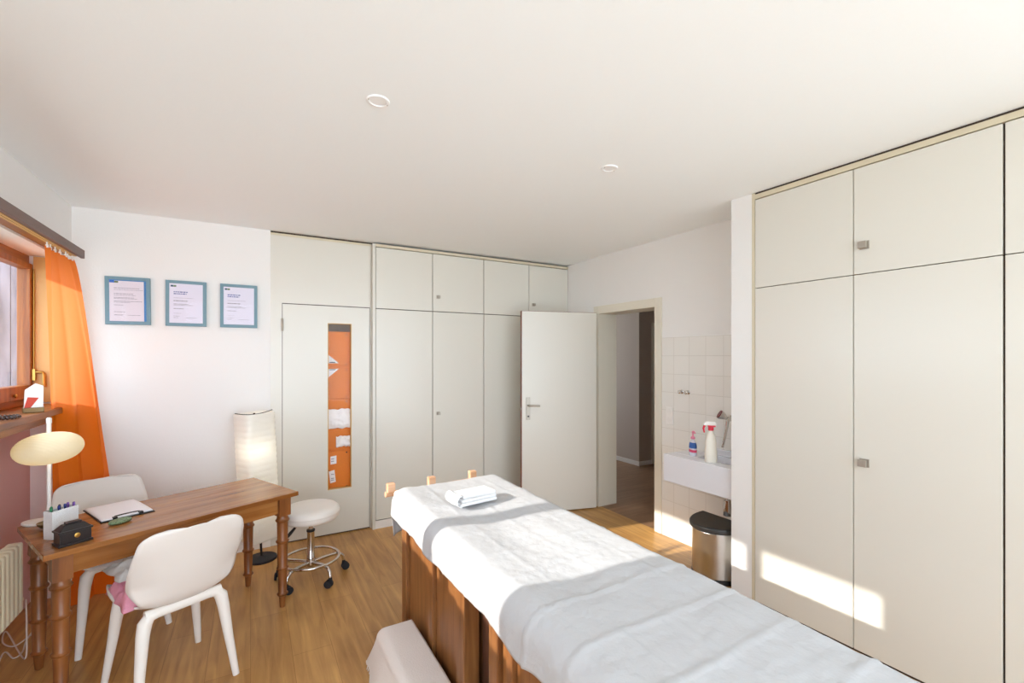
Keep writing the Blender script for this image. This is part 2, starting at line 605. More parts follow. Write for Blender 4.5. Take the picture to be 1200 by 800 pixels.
bx('glass_strip', 'pane', d2, gx0 + t, gx1 - t, 0.014, 0.018, gz0 + t, gz1 - t)
bm = new()
lathe(bm, [(0.007, 1.76), (0.008, 1.762), (0.008, 1.86), (0.007, 1.862)], 14, (-0.002, -0.008, 0))
obj('hinge', bm, 'nickel', d2)
bx('gap_strip', 'gap', d2, -0.006, DX + 0.007, 0.012, 0.029, 0.0, 0.012)
bm = new()
box(bm, -0.0045, 0.0, 0.006, 0.03, 0, 1.992)
box(bm, DX, DX + 0.004, 0.006, 0.03, 0, 1.992)
box(bm, 0, DX, 0.006, 0.03, 1.985, 1.992)
obj('shadow_gap', bm, 'gap', d2, smooth=False)

# door wall: niche tiles, wall above the door, wall beyond it
OY0, OY1, OZ = 2.842, 3.607, 2.0      # clear opening
XH = 3.34
bm = new()
box(bm, XD, XH, 1.5, OY0, 0, ZC)
box(bm, XD, XH, OY1, YC + 0.05, 0, ZC)
box(bm, XD, XH, OY0, OY1, OZ, ZC)
struct(obj('wall_right', bm, 'wall', smooth=False), 'white wall with the doorway and the wash niche', 'wall')
struct(bx('wall_niche', 'tile', None, XD - 0.008, XD, 1.72, 2.772, 0, 1.712), 'white square tiled splashback behind the sink', 'wall')
bm = new()
box(bm, XR, XD, 1.725, 1.867, 0, ZC)
struct(obj('wall_stub', bm, 'wall', smooth=False), 'narrow white wall end between the sink niche and wardrobes', 'wall')

# door casing
bm = new()
cw = 0.068
for y0, y1 in ((OY0 - cw, OY0), (OY1, OY1 + cw)):
    box(bm, XD - 0.014, XD - 0.0005, y0, y1, 0, OZ + cw)
box(bm, XD - 0.014, XD - 0.0005, OY0, OY1, OZ, OZ + cw)
box(bm, XD - 0.014, XH + 0.012, OY0 - 0.001, OY0 + 0.012, 0, OZ)
box(bm, XD - 0.014, XH + 0.012, OY1 - 0.012, OY1 + 0.001, 0, OZ)
box(bm, XD - 0.014, XH + 0.012, OY0 + 0.012, OY1 - 0.012, OZ - 0.012, OZ + 0.001)
struct(obj('trim_4', bm, 'casing', smooth=False, bevel=0.003), 'cream door casing around the open doorway', 'door casing')

# open door leaf
ang = math.atan2(0.2, -0.755)
d1 = bpy.data.objects.new('door_1', None)
COL.objects.link(d1)
d1.location = (XD - 0.052, OY1 + 0.004, 0)
d1.rotation_euler = (0, 0, ang)
struct(d1, 'open cream room door with brown wooden edges', 'door')
LW = 0.795
bx('leaf', 'cream', d1, 0.002, LW - 0.003, -0.002, 0.04, 0.012, 1.992)
bm = new()
box(bm, LW - 0.003, LW + 0.001, -0.001, 0.039, 0.012, 1.996)
box(bm, 0.002, LW - 0.003, -0.001, 0.039, 1.992, 1.996)
obj('edge_banding', bm, 'dooredge', d1, smooth=False)
# the face seen from the room is local +y
h = bx('handle_plate', 'nickel', d1, LW - 0.085, LW - 0.045, 0.04, 0.046, 0.93, 1.15, bevel=0.002)
bm = new()
tube(bm, [(LW - 0.065, 0.046, 1.07), (LW - 0.065, 0.085, 1.07), (LW - 0.075, 0.092, 1.07), (LW - 0.17, 0.092, 1.068)], 0.008, 10)
obj('lever', bm, 'nickel', h)
bm = new()
lathe(bm, [(0.009, 0), (0.009, 0.003)], 14, (LW - 0.065, 0.046, 0.965), mtx=Matrix.Rotation(-PI / 2, 3, 'X'))
obj('keyhole', bm, 'blackpl', h)
bx('latch', 'nickel', d1, LW + 0.001, LW + 0.01, 0.012, 0.026, 1.03, 1.05)
for z in (0.25, 1.72):
    bm = new()
    lathe(bm, [(0.008, z), (0.008, z + 0.09)], 12, (-0.008, 0.0, 0))
    obj('hinge', bm, 'casing', d1)

# hall
bm = new()
box(bm, 4.77, 4.9, 4.66, 6.6, 0, ZC)
box(bm, 4.9, 7.2, 4.66, 4.8, 0, ZC)
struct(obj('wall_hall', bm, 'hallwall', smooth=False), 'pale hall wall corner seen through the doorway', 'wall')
bm = new()
box(bm, XH, 4.77, 6.5, 6.6, 0, 0.9)
box(bm, XH, 4.77, 6.5, 6.6, 2.1, ZC)  # gap between these end blocks, added out of view to light the hall
box(bm, XH, 7.2, 0.6, 0.7, 0, ZC)
box(bm, 7.1, 7.2, 0.6, 4.66, 0, ZC)
box(bm, XH, XH + 0.1, 4.18, 6.5, 0, ZC)
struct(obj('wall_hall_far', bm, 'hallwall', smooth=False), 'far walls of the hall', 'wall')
bm = new()
box(bm, 4.755, 4.77, 4.645, 6.5, 0, 0.06)
box(bm, 4.77, 5.014, 4.645, 4.66, 0, 0.06)
struct(obj('baseboard_hall', bm, 'plinth', smooth=False), 'white baseboard along the hall wall', 'baseboard')
d3 = bpy.data.objects.new('door_3', None)
COL.objects.link(d3)
d3.location = (5.05, 4.66, 0)
struct(d3, 'closed pale door in the hall', 'door')
bx('leaf', 'hallwall', d3, 0, 0.8, -0.02, -0.001, 0.01, 2.0)
bm = new()
box(bm, -0.035, 0, -0.03, -0.001, 0, 2.035)
box(bm, 0.8, 0.835, -0.03, -0.001, 0, 2.07)
box(bm, 0, 0.8, -0.03, -0.001, 2.0, 2.035)
obj('frame', bm, 'casing', d3, smooth=False)
bm = new()
box(bm, 0.01, 0.04, -0.028, -0.02, 0.95, 1.17)
tube(bm, [(0.025, -0.028, 1.09), (0.025, -0.07, 1.09), (0.13, -0.072, 1.09)], 0.009, 8)
obj('door_handle', bm, 'nickel', d3)

# right-hand wall closing off behind the wardrobes
struct(bx('wall_wardrobe', 'wall', None, XR + 0.59, XR + 0.69, Y0, 1.5, 0, ZC), 'white wall behind the right wardrobes', 'wall')

# ------------------------------------------------------------------ window, sill, pelmet
w1 = bpy.data.objects.new('window_1', None)
COL.objects.link(w1)
w1.location = (XL, 0, 0)
struct(w1, 'brown wooden window with net reflections', 'window')
fx0, fx1 = -0.198, -0.128
bm = new()
box(bm, fx0, fx1 - 0.02, WY0, WY1, WZ0, 1.29)
box(bm, fx0, fx1 - 0.02, WY0, WY1, 2.13, WZ1)
obj('frame', bm, 'winwood', w1, smooth=False, bevel=0.003)
bm = new()
box(bm, fx0, fx1 - 0.02, WY0, 1.46, 1.29, 2.13)
box(bm, fx0, fx1 - 0.02, 3.99, WY1, 1.29, 2.13)
box(bm, fx0, fx1 - 0.02, 2.115, 2.185, 1.29, 2.13)
obj('mullion', bm, 'winwoodz', w1, smooth=False, bevel=0.003)
for (a, b_) in ((2.185, 3.99), (1.46, 2.115)):
    ya, yb = (2.205, 3.95) if a > 2 else (1.48, 2.095)
    bm = new()
    box(bm, -0.19, fx1, a, ya, 1.29, 2.13)
    box(bm, -0.19, fx1, yb, b_, 1.29, 2.13)
    box(bm, -0.19, fx1, ya, yb, 1.29, 1.372)
    box(bm, -0.19, fx1, ya, yb, 2.095, 2.13)
    s = obj('sash', bm, 'winwoodz', w1, smooth=False, bevel=0.004)
    bx('glass_pane', 'glass', s, -0.163, -0.157, ya, yb, 1.372, 2.095)
bx('side_lining', 'jamb', w1, fx1 + 0.001, -0.001, WY1 - 0.012, WY1 - 0.001, 1.26, 2.18)
bm = new()
box(bm, -0.126, -0.112, 3.965, 3.987, 1.40, 1.47)
tube(bm, [(-0.112, 3.975, 1.45), (-0.08, 3.975, 1.45), (-0.074, 3.975, 1.43), (-0.074, 3.975, 1.36)], 0.008, 8)
tube(bm, [(-0.122, 3.98, 1.47), (-0.122, 3.98, 2.1)], 0.004, 6)
obj('espagnolette_handle', bm, 'brass', w1)
bm = new()
lathe(bm, [(0.004, 0), (0.011, 0.006), (0.011, 0.012), (0.004, 0.016)], 12, (-0.128, 3.72, 1.32), mtx=Matrix.Rotation(PI / 2, 3, 'Y'))
obj('catch', bm, 'brass', w1)
struct(bx('trim_5', 'winwood', None, XL - 0.145, -0.965, 1.3, 3.98, 1.212, 1.25, bevel=0.006), 'brown wooden window sill board', 'window sill')
bm = new()
box(bm, XL + 0.001, -1.0, 1.3, 3.66, 1.17, 1.211)
struct(obj('trim_6', bm, 'winwood', smooth=False), 'brown apron board under the window sill', 'trim')

# pelmet board with curtain tracks
pel = thing('curtain_pelmet', 'grey-brown wooden pelmet board with curtain tracks above the window', 'pelmet', (XL, 0, 0))
bm = new()
box(bm, 0.115, 0.135, 1.0, 3.91, 2.18, 2.232)
obj('fascia', bm, 'pelmet', pel, smooth=False, bevel=0.002)
bx('soffit_board', 'winwood', pel, 0.001, 0.115, 1.0, 3.91, 2.198, 2.231)
for x in (0.092, 0.074):
    bm = new()
    box(bm, x - 0.007, x + 0.007, 1.0, 3.9, 2.188, 2.1978)
    obj('track', bm, 'jamb', pel, smooth=False)

# ------------------------------------------------------------------ outside
og = bx('ground_outside', 'ground', None, -30, XL - WT - 0.02, -10, 30, -0.6, -0.5)
struct(og, 'paving outside the window', 'ground')
bm = new()
k = 0
y = 6.2
for i in range(64):
    x0 = -7.6 + i * 0.1
    box(bm, x0, x0 + 0.088, y + 0.02 * (i % 2), y + 0.06, -0.5, 3.6)  # boards added in place of a net curtain, clear of the sun
tag(obj('board_backdrop', bm, 'backdrop', smooth=False), 'grey board fence seen outside the window', 'backdrop')

# ------------------------------------------------------------------ back wardrobes
def knob(bm, c, n, s=0.026):
    """square knob on a short neck, n = outward axis ('-y' or '-x')"""
    x, y, z = c
    if n == '-y':
        box(bm, x - s * 0.62, x + s * 0.62, y - 0.004, y, z - s * 0.62, z + s * 0.62)
        box(bm, x - s * 0.25, x + s * 0.25, y - 0.02, y - 0.004, z - s * 0.25, z + s * 0.25)
        box(bm, x - s * 0.5, x + s * 0.5, y - 0.032, y - 0.02, z - s * 0.5, z + s * 0.5)
    else:
        box(bm, x - 0.004, x, y - s * 0.62, y + s * 0.62, z - s * 0.62, z + s * 0.62)
        box(bm, x - 0.02, x - 0.004, y - s * 0.25, y + s * 0.25, z - s * 0.25, z + s * 0.25)
        box(bm, x - 0.034, x - 0.02, y - s * 0.55, y + s * 0.55, z - s * 0.5, z + s * 0.5)

def back_wardrobe(x0, x1, xm, label, knobs, first):
    t = thing('built_in_wardrobe', label, 'wardrobe', (x0, YC, 0), 0, 'cream wardrobes along the back wall')
    w = x1 - x0
    g = 0.0034
    zs, zt = 1.98, 2.533
    bx('carcass', 'gap', t, 0, w, 0.02, 0.5, 0.0, zt + 0.012)
    bx('plinth', 'plinth', t, 0, w, 0.008, 0.0199, 0, 0.072)
    bx('cornice', 'creamdark', t, 0, w, -0.001, 0.0199, zt + 0.003, ZC - 0.018)
    if first:
        bx('side_strip', 'cream', t, -0.024, -0.001, 0, 0.3, 0.0, ZC - 0.018)
    for (a, b_), kn in zip(((0, xm - x0), (xm - x0, w)), (False, True)):
        for (z0, z1, nm, kz) in ((0.078, zs, 'lower_door', knobs[1]), (zs, zt, 'upper_door', knobs[0])):
            d = bx(nm, 'cream', t, a + g, b_ - g, 0.0, 0.0199, z0 + g, z1 - g, bevel=0.0012)
            if kn and kz:
                bm = new()
                knob(bm, (a + 0.055, 0.0, kz), '-y')
                obj('knob', bm, 'nickel', d, smooth=False, bevel=0.001)
    return t
back_wardrobe(0.972, 2.054, 1.509, 'cream built-in wardrobe beside the closet door with the glass strip', (2.121, 1.004), True)
back_wardrobe(2.0545, 3.118, 2.596, 'cream built-in wardrobe partly hidden behind the open door', (2.108, 1.004), False)

# ------------------------------------------------------------------ right wardrobes
def right_wardrobe(y0, y1, ym, label, knobs):
    """fronts face -x; y0 the far side, y1 the near side"""
    t = thing('built_in_wardrobe', label, 'wardrobe', (XR, y0, 0), 0, 'cream wardrobes along the right wall')
    w = y0 - y1
    g = 0.0022
    zs, zt = 1.978, 2.535
    bx('carcass', 'gap', t, 0.02, 0.58, -w, 0, 0.0, zt + 0.012)
    bx('plinth', 'gap', t, 0.012, 0.0199, -w, 0, 0, 0.013)
    bx('cornice', 'creamdark', t, -0.001, 0.0199, -w, 0.0, zt + 0.003, ZC - 0.012)
    bx('shadow_gap', 'gap', t, 0.006, 0.0199, -w, 0.0, ZC - 0.0119, ZC - 0.0005)
    for (a, b_), kn in zip(((-(y0 - ym), 0), (-w, -(y0 - ym))), (False, True)):
        for (z0, z1, nm, kz) in ((0.012, zs, 'lower_door', knobs[1]), (zs, zt, 'upper_door', knobs[0])):
            d = bx(nm, 'cream', t, 0.0, 0.0199, a + g + (0.003 if kn else 0), b_ - g, z0 + g, z1 - g, bevel=0.0012)
            if kn:
                bm = new()
                knob(bm, (0.0, b_ - 0.05, kz), '-x', 0.034)
                obj('knob', bm, 'nickel', d, smooth=False, bevel=0.001)
    return t
struct(bx('trim_7', 'creamdark', None, XR - 0.001, XR + 0.02, 1.7065, 1.7245, 0, ZC - 0.001), 'narrow cream edge strip beside the right wardrobes', 'trim')
right_wardrobe(1.706, 0.616, 1.168, 'cream built-in wardrobe with square knobs next to the sink niche', (2.125, 1.0))
right_wardrobe(0.6155, -0.48, 0.07, 'cream built-in wardrobe at the right edge of the photo', (2.125, 1.0))

# ------------------------------------------------------------------ treatment table
TX0, TX1, TY0, TY1, TZ = 0.69, 1.40, 0.20, 2.62, 0.80
tb = thing('massage_table', 'wooden panelled massage table under the white sheet', 'massage table', (0, 0, 0))
def post(y0, y1, x=0.74, z1=0.735):
    bx('stile', 'bedwood', tb, x, x + 0.07, y0, y1, 0, z1, bevel=0.004)
def panel(y0, y1, x=0.758, m='bedwood'):
    bx('panel', m, tb, x, x + 0.014, y0 + 0.006, y1 - 0.006, 0.04, 0.73, bevel=0.003)
post(2.445, 2.524)
panel(2.092, 2.445)
post(2.03, 2.092)
panel(1.748, 2.03)
post(1.668, 1.748)
panel(1.56, 1.668, 0.82, 'bedshade')
panel(1.45, 1.556, 0.815, 'bedshade')
post(1.385, 1.45)
panel(1.325, 1.383)
post(1.285, 1.325)
panel(0.95, 1.285)
post(0.88, 0.95)
panel(0.5, 0.88)
post(0.42, 0.5)
bm = new()
for y0, y1 in ((1.748, 2.445), (0.5, 1.385)):
    box(bm, 0.745, 0.775, y0, y1, 0.03, 0.11)
obj('bottom_rail', bm, 'bedwood', tb, smooth=False, bevel=0.003)
bm = new()
box(bm, 0.836, 1.34, 0.43, 2.50, 0.02, 0.73)
obj('cabinet_body', bm, 'bedwood', tb, smooth=False)
bx('end_panel', 'bedwood', tb, 0.79, 1.36, 2.5, 2.52, 0.02, 0.735, bevel=0.003)
bx('padded_top', 'pad', tb, TX0 + 0.02, TX1 - 0.02, TY0 + 0.03, TY1 - 0.02, 0.736, 0.782, bevel=0.02, seg=3)
# head rail with three stub pegs, just beyond the far end
bm = new()
tube(bm, [(0.69, 2.69, 0.735), (0.98, 2.71, 0.73), (1.30, 2.72, 0.735)], 0.017, 10)
hr = obj('head_rail', bm, 'headwood', tb)
for x, y in ((0.722, 2.69), (0.982, 2.71), (1.268, 2.72)):
    bm = new()
    box(bm, x - 0.023, x + 0.023, y - 0.02, y + 0.02, 0.742, 0.798)
    obj('peg', bm, 'headwood', hr, smooth=False, bevel=0.005)
for x in (0.82, 1.28):
    bm = new()
    prism(bm, [(2.521, 0.62), (2.62, 0.62), (2.73, 0.69), (2.73, 0.722), (2.69, 0.722), (2.66, 0.67), (2.521, 0.66)], x - 0.02, x + 0.02, Matrix(((0, 0, 1, 0), (1, 0, 0, 0), (0, 1, 0, 0), (0, 0, 0, 1))))
    obj('rail_bracket', bm, 'headwood', tb, smooth=False, bevel=0.003)

# sheet draped over the table
def crease(v, c, w):
    return math.exp(-((v - c) / w) ** 2)
R_ = 0.085
ix0, ix1, iy1 = TX0 + R_, TX1 - R_, TY1 - R_
def sheet_pt(px, py):
    cx = min(max(px, ix0), ix1)
    cy = min(py, iy1)
    dx, dy = px - cx, py - cy
    d = math.hypot(dx, dy)
    top = TZ
    u = (cx - ix0) / (ix1 - ix0)
    dip = -0.018 * math.exp(-((px - 0.98) / 0.16) ** 2) * (0.4 + 0.6 * math.exp(-((py - 1.85) / 0.45) ** 2))
    top += dip * max(0, 1 - d / 0.08)
    wr = 0
    for c in (0.52, 0.72, 0.92, 1.12, 1.33, 1.54, 1.76, 1.98, 2.2):
        cc = c + 0.012 * noise.noise(Vector((px * 2.2, c * 9, 1)))
        wr += (0.0048 if c < 1.2 else 0.0026) * crease(py, cc, 0.008)
    for c in (0.87, 1.05, 1.23):
        cc = c + 0.014 * noise.noise(Vector((py * 1.4, c * 7, 3)))
        wr += 0.0032 * crease(px, cc, 0.009) * (0.5 + 0.7 * noise.noise(Vector((py * 2.1, c * 5, 8))))
    wr += 0.0055 * noise.noise(Vector((px * 4, py * 3, 2))) + 0.003 * noise.noise(Vector((px * 11, py * 9, 5)))
    a = noise.noise(Vector((px * 6 + py * 2.5, py * 9 - px * 2, 7)))
    wr += 0.006 * max(0, a) ** 2 + 0.0022 * abs(noise.noise(Vector((px * 14 + 3 * py, py * 20 - 4 * px, 11)))) + 0.0011 * noise.noise(Vector((px * 34, py * 30, 13)))
    q = R_ * PI / 2
    if d < 1e-6:
        return Vector((px, py, top + wr))
    nx, ny = dx / d, dy / d
    if d < q:
        th = d / R_
        r = R_ * math.sin(th)
        z = top - R_ * (1 - math.cos(th))
        nr, nz = math.sin(th), math.cos(th)
    else:
        e = d - q
        r = R_ + 0.05 * e
        z = top - R_ - e
        nr, nz = 1, 0
        s = py * 1.0 if abs(nx) > 0.7 else px
        f = min(1, e / 0.1)
        wr += f * (0.012 * math.sin(s * 13 + 2 * noise.noise(Vector((s * 2, 0, 4)))) * (0.4 + noise.noise(Vector((s * 3, 9, 0)))))
    return Vector((cx + nx * (r + wr * nr), cy + ny * (r + wr * nr), z + wr * nz))
rows = []
nx_, ny_ = 104, 220
for j in range(ny_ + 1):
    row = []
    for i in range(nx_ + 1):
        fx, fy = i / nx_, j / ny_
        over = 0.172 + 0.028 * fy
        px = ix0 - over + fx * (ix1 - ix0 + 2 * over)
        py = TY0 + fy * (iy1 + 0.32 - TY0)
        # hem waves, sagging a little towards the near end
        hem = 0.028 * noise.noise(Vector((py * 3.0, 0, 2))) + 0.012 * noise.noise(Vector((py * 9.0, 0, 6)))
        if px < ix0:
            px = ix0 - (ix0 - px) * (1 + hem / over + 0.06 * (1.5 - py) * (py < 1.5))
        elif px > ix1:
            px = ix1 + (px - ix1) * (1 + hem / over)
        if py > iy1:
            k_ = 1.0
            if px < ix0:
                dd = math.hypot(px - ix0, py - iy1)
                mx = max(ix0 - px, py - iy1)
                k_ = 0.35 * 1 + 0.65 * mx / dd if dd > 0 else 1
                px = ix0 - (ix0 - px) * k_
                py = iy1 + (py - iy1) * k_
            elif px > ix1:
                dd = math.hypot(px - ix1, py - iy1)
                mx = max(px - ix1, py - iy1)
                k_ = 0.35 + 0.65 * mx / dd if dd > 0 else 1
                px = ix1 + (px - ix1) * k_
                py = iy1 + (py - iy1) * k_
        row.append(sheet_pt(px, py))
    rows.append(row)
bm = new()
grid(bm, rows)
so = obj('bed_sheet', bm, 'sheet', solid=0.0025)
for p in so.data.polygons:
    p.use_smooth = True
at = so.data.attributes.get('sharp_edge')
if at:
    so.data.attributes.remove(at)
tag(so, 'white creased sheet draped over the massage table', 'sheet')

# folded towel on the sheet
tw = thing('folded_towel', 'small white folded towel lying on the sheet', 'towel', (1.0, 2.13, 0.803), math.radians(6))
tw.scale = (0.86, 0.86, 0.95)
for i in range(3):
    bm = new()
    z0 = 0.002 + i * 0.0185
    w2, d2_ = 0.125 - 0.003 * i, 0.07 - 0.002 * i
    prof = []
    n = 10
    pts = [(-w2 + 0.008, z0), (w2, z0)]
    poly = [(-d2_, z0), (d2_, z0)]
    box(bm, -w2 + 0.006 * i, w2, -d2_, d2_, z0, z0 + 0.0175)
    o = obj('fold', bm, 'towel', tw, bevel=0.007, seg=3)
bm = new()
prof = [(-0.0 + 0.032 * math.cos(a), 0.0305 + 0.0295 * math.sin(a)) for a in [PI / 2 + PI * i / 10 for i in range(11)]]
rows = []
for (x, z) in prof:
    rows.append([Vector((-0.118 + x, -0.072 + 0.144 * k_ / 8, z + 0.002 * math.sin(k_))) for k_ in range(9)])
grid(bm, rows)
obj('rolled_edge', bm, 'towel', tw, solid=0.005)

# low step draped in white cloth
st = thing('draped_step', 'low step draped in a fringed off-white cloth beside the massage table', 'step', (0, 0, 0))
bx('step_box', 'bedwood', st, 0.58, 0.725, 1.30, 2.27, 0.0, 0.175)
bm = new()
rows = []
ex0, ex1, ey1, ez = 0.585, 0.722, 2.29, 0.193
for j in range(81):
    row = []
    py = 1.25 + (ey1 + 0.215 - 1.25) * j / 80
    for i in range(41):
        px = ex0 - 0.225 + (ex1 - ex0 + 0.225) * i / 40
        cx, cy = max(px, ex0), min(py, ey1 - 0.02)
        dx, dy = px - cx, py - cy
        d = math.hypot(dx, dy)
        lim = 0.215
        dd = min(d, lim)
        wv = 0.004 * noise.noise(Vector((px * 7, py * 5, 3)))
        if d < 1e-6:
            row.append(Vector((px, py, ez + wv)))
            continue
        a_, b_ = dx / d, dy / d
        r = 0.045
        if dd < r * PI / 2:
            th = dd / r
            rr, zz = r * math.sin(th), ez - r * (1 - math.cos(th))
        else:
            e = dd - r * PI / 2
            rr, zz = r + e * 0.34 + 0.016 * math.sin(py * 17 + px * 9) * e / 0.15, ez - r - e * 0.92
        row.append(Vector((cx + a_ * rr, cy + b_ * rr, max(zz + wv * 0.3, 0.008))))
    rows.append(row)
grid(bm, rows)
obj('drape', bm, 'stepcloth', st, solid=0.004)
bm = new()
for i in range(46):
    yy = 1.4 + i * 0.02
    xx = 0.497 - 0.012 * math.sin(yy * 17 + 4)
    tube(bm, [(xx, yy, 0.03), (xx - 0.008, yy + 0.003 * (i % 3 - 1), 0.004)], 0.0025, 5)
fo = obj('fringe', bm, 'stepcloth', st)

# ------------------------------------------------------------------ desk
DA = math.radians(25)
DC = Vector((-0.368, 3.131, 0))
desk = thing('desk', 'old wooden table with bamboo-turned legs', 'table', DC, DA)
HL, HW, DZ = 0.56, 0.285, 0.71
bm = new()
box(bm, -HL, HL, -HW, -0.1, DZ - 0.025, DZ)
box(bm, -HL, HL, -0.0988, 0.1, DZ - 0.025, DZ)
box(bm, -HL, HL, 0.1012, HW, DZ - 0.025, DZ)
obj('tabletop', bm, 'desk', desk, smooth=False, bevel=0.002)
for y in (-HW + 0.055, HW - 0.077):
    bx('apron', 'desk', desk, -HL + 0.1, HL - 0.1, y, y + 0.022, DZ - 0.125, DZ - 0.0252, bevel=0.002)
for x in (-HL + 0.055, HL - 0.077):
    bx('apron', 'desky', desk, x, x + 0.022, -HW + 0.1, HW - 0.1, DZ - 0.125, DZ - 0.0252, bevel=0.002)
def ring_prof():
    prof = [(0.012, 0.0), (0.016, 0.004), (0.021, 0.07)]
    def node(z, r):
        return [(r, z - 0.012), (r + 0.0072, z - 0.004), (r + 0.0078, z + 0.002), (r + 0.003, z + 0.007), (r, z + 0.012)]
    prof += node(0.085, 0.024)
    prof += node(0.245, 0.0275)
    prof += node(0.41, 0.03)
    prof += node(0.54, 0.032)
    prof += [(0.031, 0.572)]
    return prof
for sx in (-1, 1):
    for sy in (-1, 1):
        lx, ly = sx * (HL - 0.066), sy * (HW - 0.066)
        bm = new()
        lathe(bm, ring_prof(), 20, (lx, ly, 0))
        box(bm, lx - 0.034, lx + 0.034, ly - 0.034, ly + 0.034, 0.57, DZ - 0.0252)
        obj('leg', bm, 'deskleg', desk)

def on_desk(a, b):
    """point on the desk top, a along it, b across it"""
    return Vector((DC.x + a * math.cos(DA) - b * math.sin(DA), DC.y + a * math.sin(DA) + b * math.cos(DA), DZ))

# ------------------------------------------------------------------ chairs
def make_chair(label, loc, rz):
    t = thing('plastic_chair', label, 'chair', loc, rz, 'white shell chairs at the table')
    ctrl = [(0.235, 0.425, 0.150), (0.215, 0.445, 0.185), (0.14, 0.437, 0.204), (0.04, 0.425, 0.210), (-0.08, 0.420, 0.192),
            (-0.15, 0.432, 0.166), (-0.195, 0.468, 0.182), (-0.222, 0.53, 0.207), (-0.243, 0.60, 0.220), (-0.263, 0.68, 0.218),
            (-0.28, 0.745, 0.208), (-0.289, 0.778, 0.195), (-0.294, 0.797, 0.165), (-0.296, 0.803, 0.10)]
    # resample smoothly
    prof = []
    n = len(ctrl)
    for k in range(n - 1):
        p0, p1, p2, p3 = ctrl[max(k - 1, 0)], ctrl[k], ctrl[k + 1], ctrl[min(k + 2, n - 1)]
        for q in range(4):
            u = q / 4
            prof.append(tuple(0.5 * (2 * p1[c] + (p2[c] - p0[c]) * u + (2 * p0[c] - 5 * p1[c] + 4 * p2[c] - p3[c]) * u * u
                                     + (3 * p1[c] - p0[c] - 3 * p2[c] + p3[c]) * u ** 3) for c in range(3)))
    prof.append(ctrl[-1])
    rows = []
    for k, (y, z, w) in enumerate(prof):
        row = []
        f = min(1, max(0, (z - 0.44) / 0.12)) if y < 0 else 0     # 0 on the seat, 1 on the back
        for i in range(25):
            s = -1 + 2 * i / 24
            a = abs(s)
            g4 = 4 * f * (1 - f)
            lift = 0.035 * a ** 2.4 * (1 - f) * (1 if y < 0.2 else 0.4) 
            fwd = 0.07 * a ** 2.3 * f * min(1, max(0.35, (0.82 - z) / 0.25)) 
            row.append(Vector((s * w, y + fwd, z + lift)))
        rows.append(row)
    bm = new()
    grid(bm, rows)
    obj('seat_shell', bm, 'chair', t, solid=0.009)
    # frame under the seat
    bm = new()
    box(bm, -0.09, 0.09, -0.13, 0.13, 0.396, 0.416)
    obj('seat_mount', bm, 'chairleg', t, bevel=0.004)
    for sy, yy in ((-1, -0.158), (1, 0.165)):
        bm = new()
        fy = yy + sy * 0.052
        pts = [(-0.15, yy, 0.420), (-0.08, yy, 0.418), (0.08, yy, 0.418), (0.15, yy, 0.420)]
        tube(bm, pts, [0.024, 0.022, 0.022, 0.024], 16, up=(0, 0, 1), flat=0.8)
        obj('cross_rail', bm, 'chairleg', t)
        for sx in (-1, 1):
            bm = new()
            path = [(sx * 0.10, yy, 0.418), (sx * 0.130, yy, 0.416), (sx * 0.150, yy + sy * 0.003, 0.39), (sx * 0.159, yy + sy * 0.008, 0.34),
                    (sx * 0.173, yy + sy * 0.026, 0.2), (sx * 0.195, fy + sy * 0.006, 0.0)]
            tube(bm, path, [0.021, 0.025, 0.028, 0.0255, 0.0205, 0.0145], 14, up=(0, 0, 1), flat=0.95)
            for v in bm.verts:
                if v.co.z < 0:
                    v.co.z = 0
            obj('leg', bm, 'chairleg', t)
    return t
face_in = DA                       # +y local looks across the desk towards the far side
nrm = Vector((-math.sin(DA), math.cos(DA), 0))
alg = Vector((math.cos(DA), math.sin(DA), 0))
c1 = DC + alg * (-0.145) + nrm * (-0.405)
make_chair('warm white shell chair in front of the table with clothes on its seat', c1, DA + math.radians(0))
c2 = DC + alg * (-0.17) + nrm * 0.375
make_chair('warm white shell chair behind the table against the orange curtain', c2, DA + PI)

# ------------------------------------------------------------------ clothes on the near chair
def cloth_heap(name, label, m, loc, sx, sy, h, seed, rz):
    bm = new()
    rows = []
    for j in range(29):
        row = []
        for i in range(29):
            u, v = -1 + i / 14, -1 + j / 14
            r = math.hypot(u, v)
            s = 1 + 0.22 * noise.noise(Vector((u * 1.6, v * 1.6, seed)))
            hh = h * max(0, 1 - (max(abs(u), abs(v))) ** 3) * (0.65 + 0.5 * noise.noise(Vector((u * 2.4, v * 2.4, seed + 3)))
                                              + 0.35 * abs(noise.noise(Vector((u * 5, v * 4, seed + 9)))))
            row.append(Vector((u * sx * s, v * sy * s, max(0.0, hh))))
        rows.append(row)
    grid(bm, rows)
    o = obj(name, bm, m, solid=0.004)
    o.location = loc
    o.rotation_euler = (0, 0, rz)
    return o
seat = c1 + Vector((0, 0, 0.452))
tag(cloth_heap('pink_garment', '', 'pinkcloth', seat + alg * -0.13 + nrm * 0.02, 0.075, 0.13, 0.10, 2, DA),
    'crumpled pink garment on the seat of the near chair', 'garment')
tag(cloth_heap('grey_scarf', '', 'greycloth', seat + alg * -0.1 + nrm * 0.115 + Vector((0, 0, 0.085)), 0.09, 0.1, 0.06, 7, DA),
    'folded light grey cloth on top of the pink garment', 'cloth')

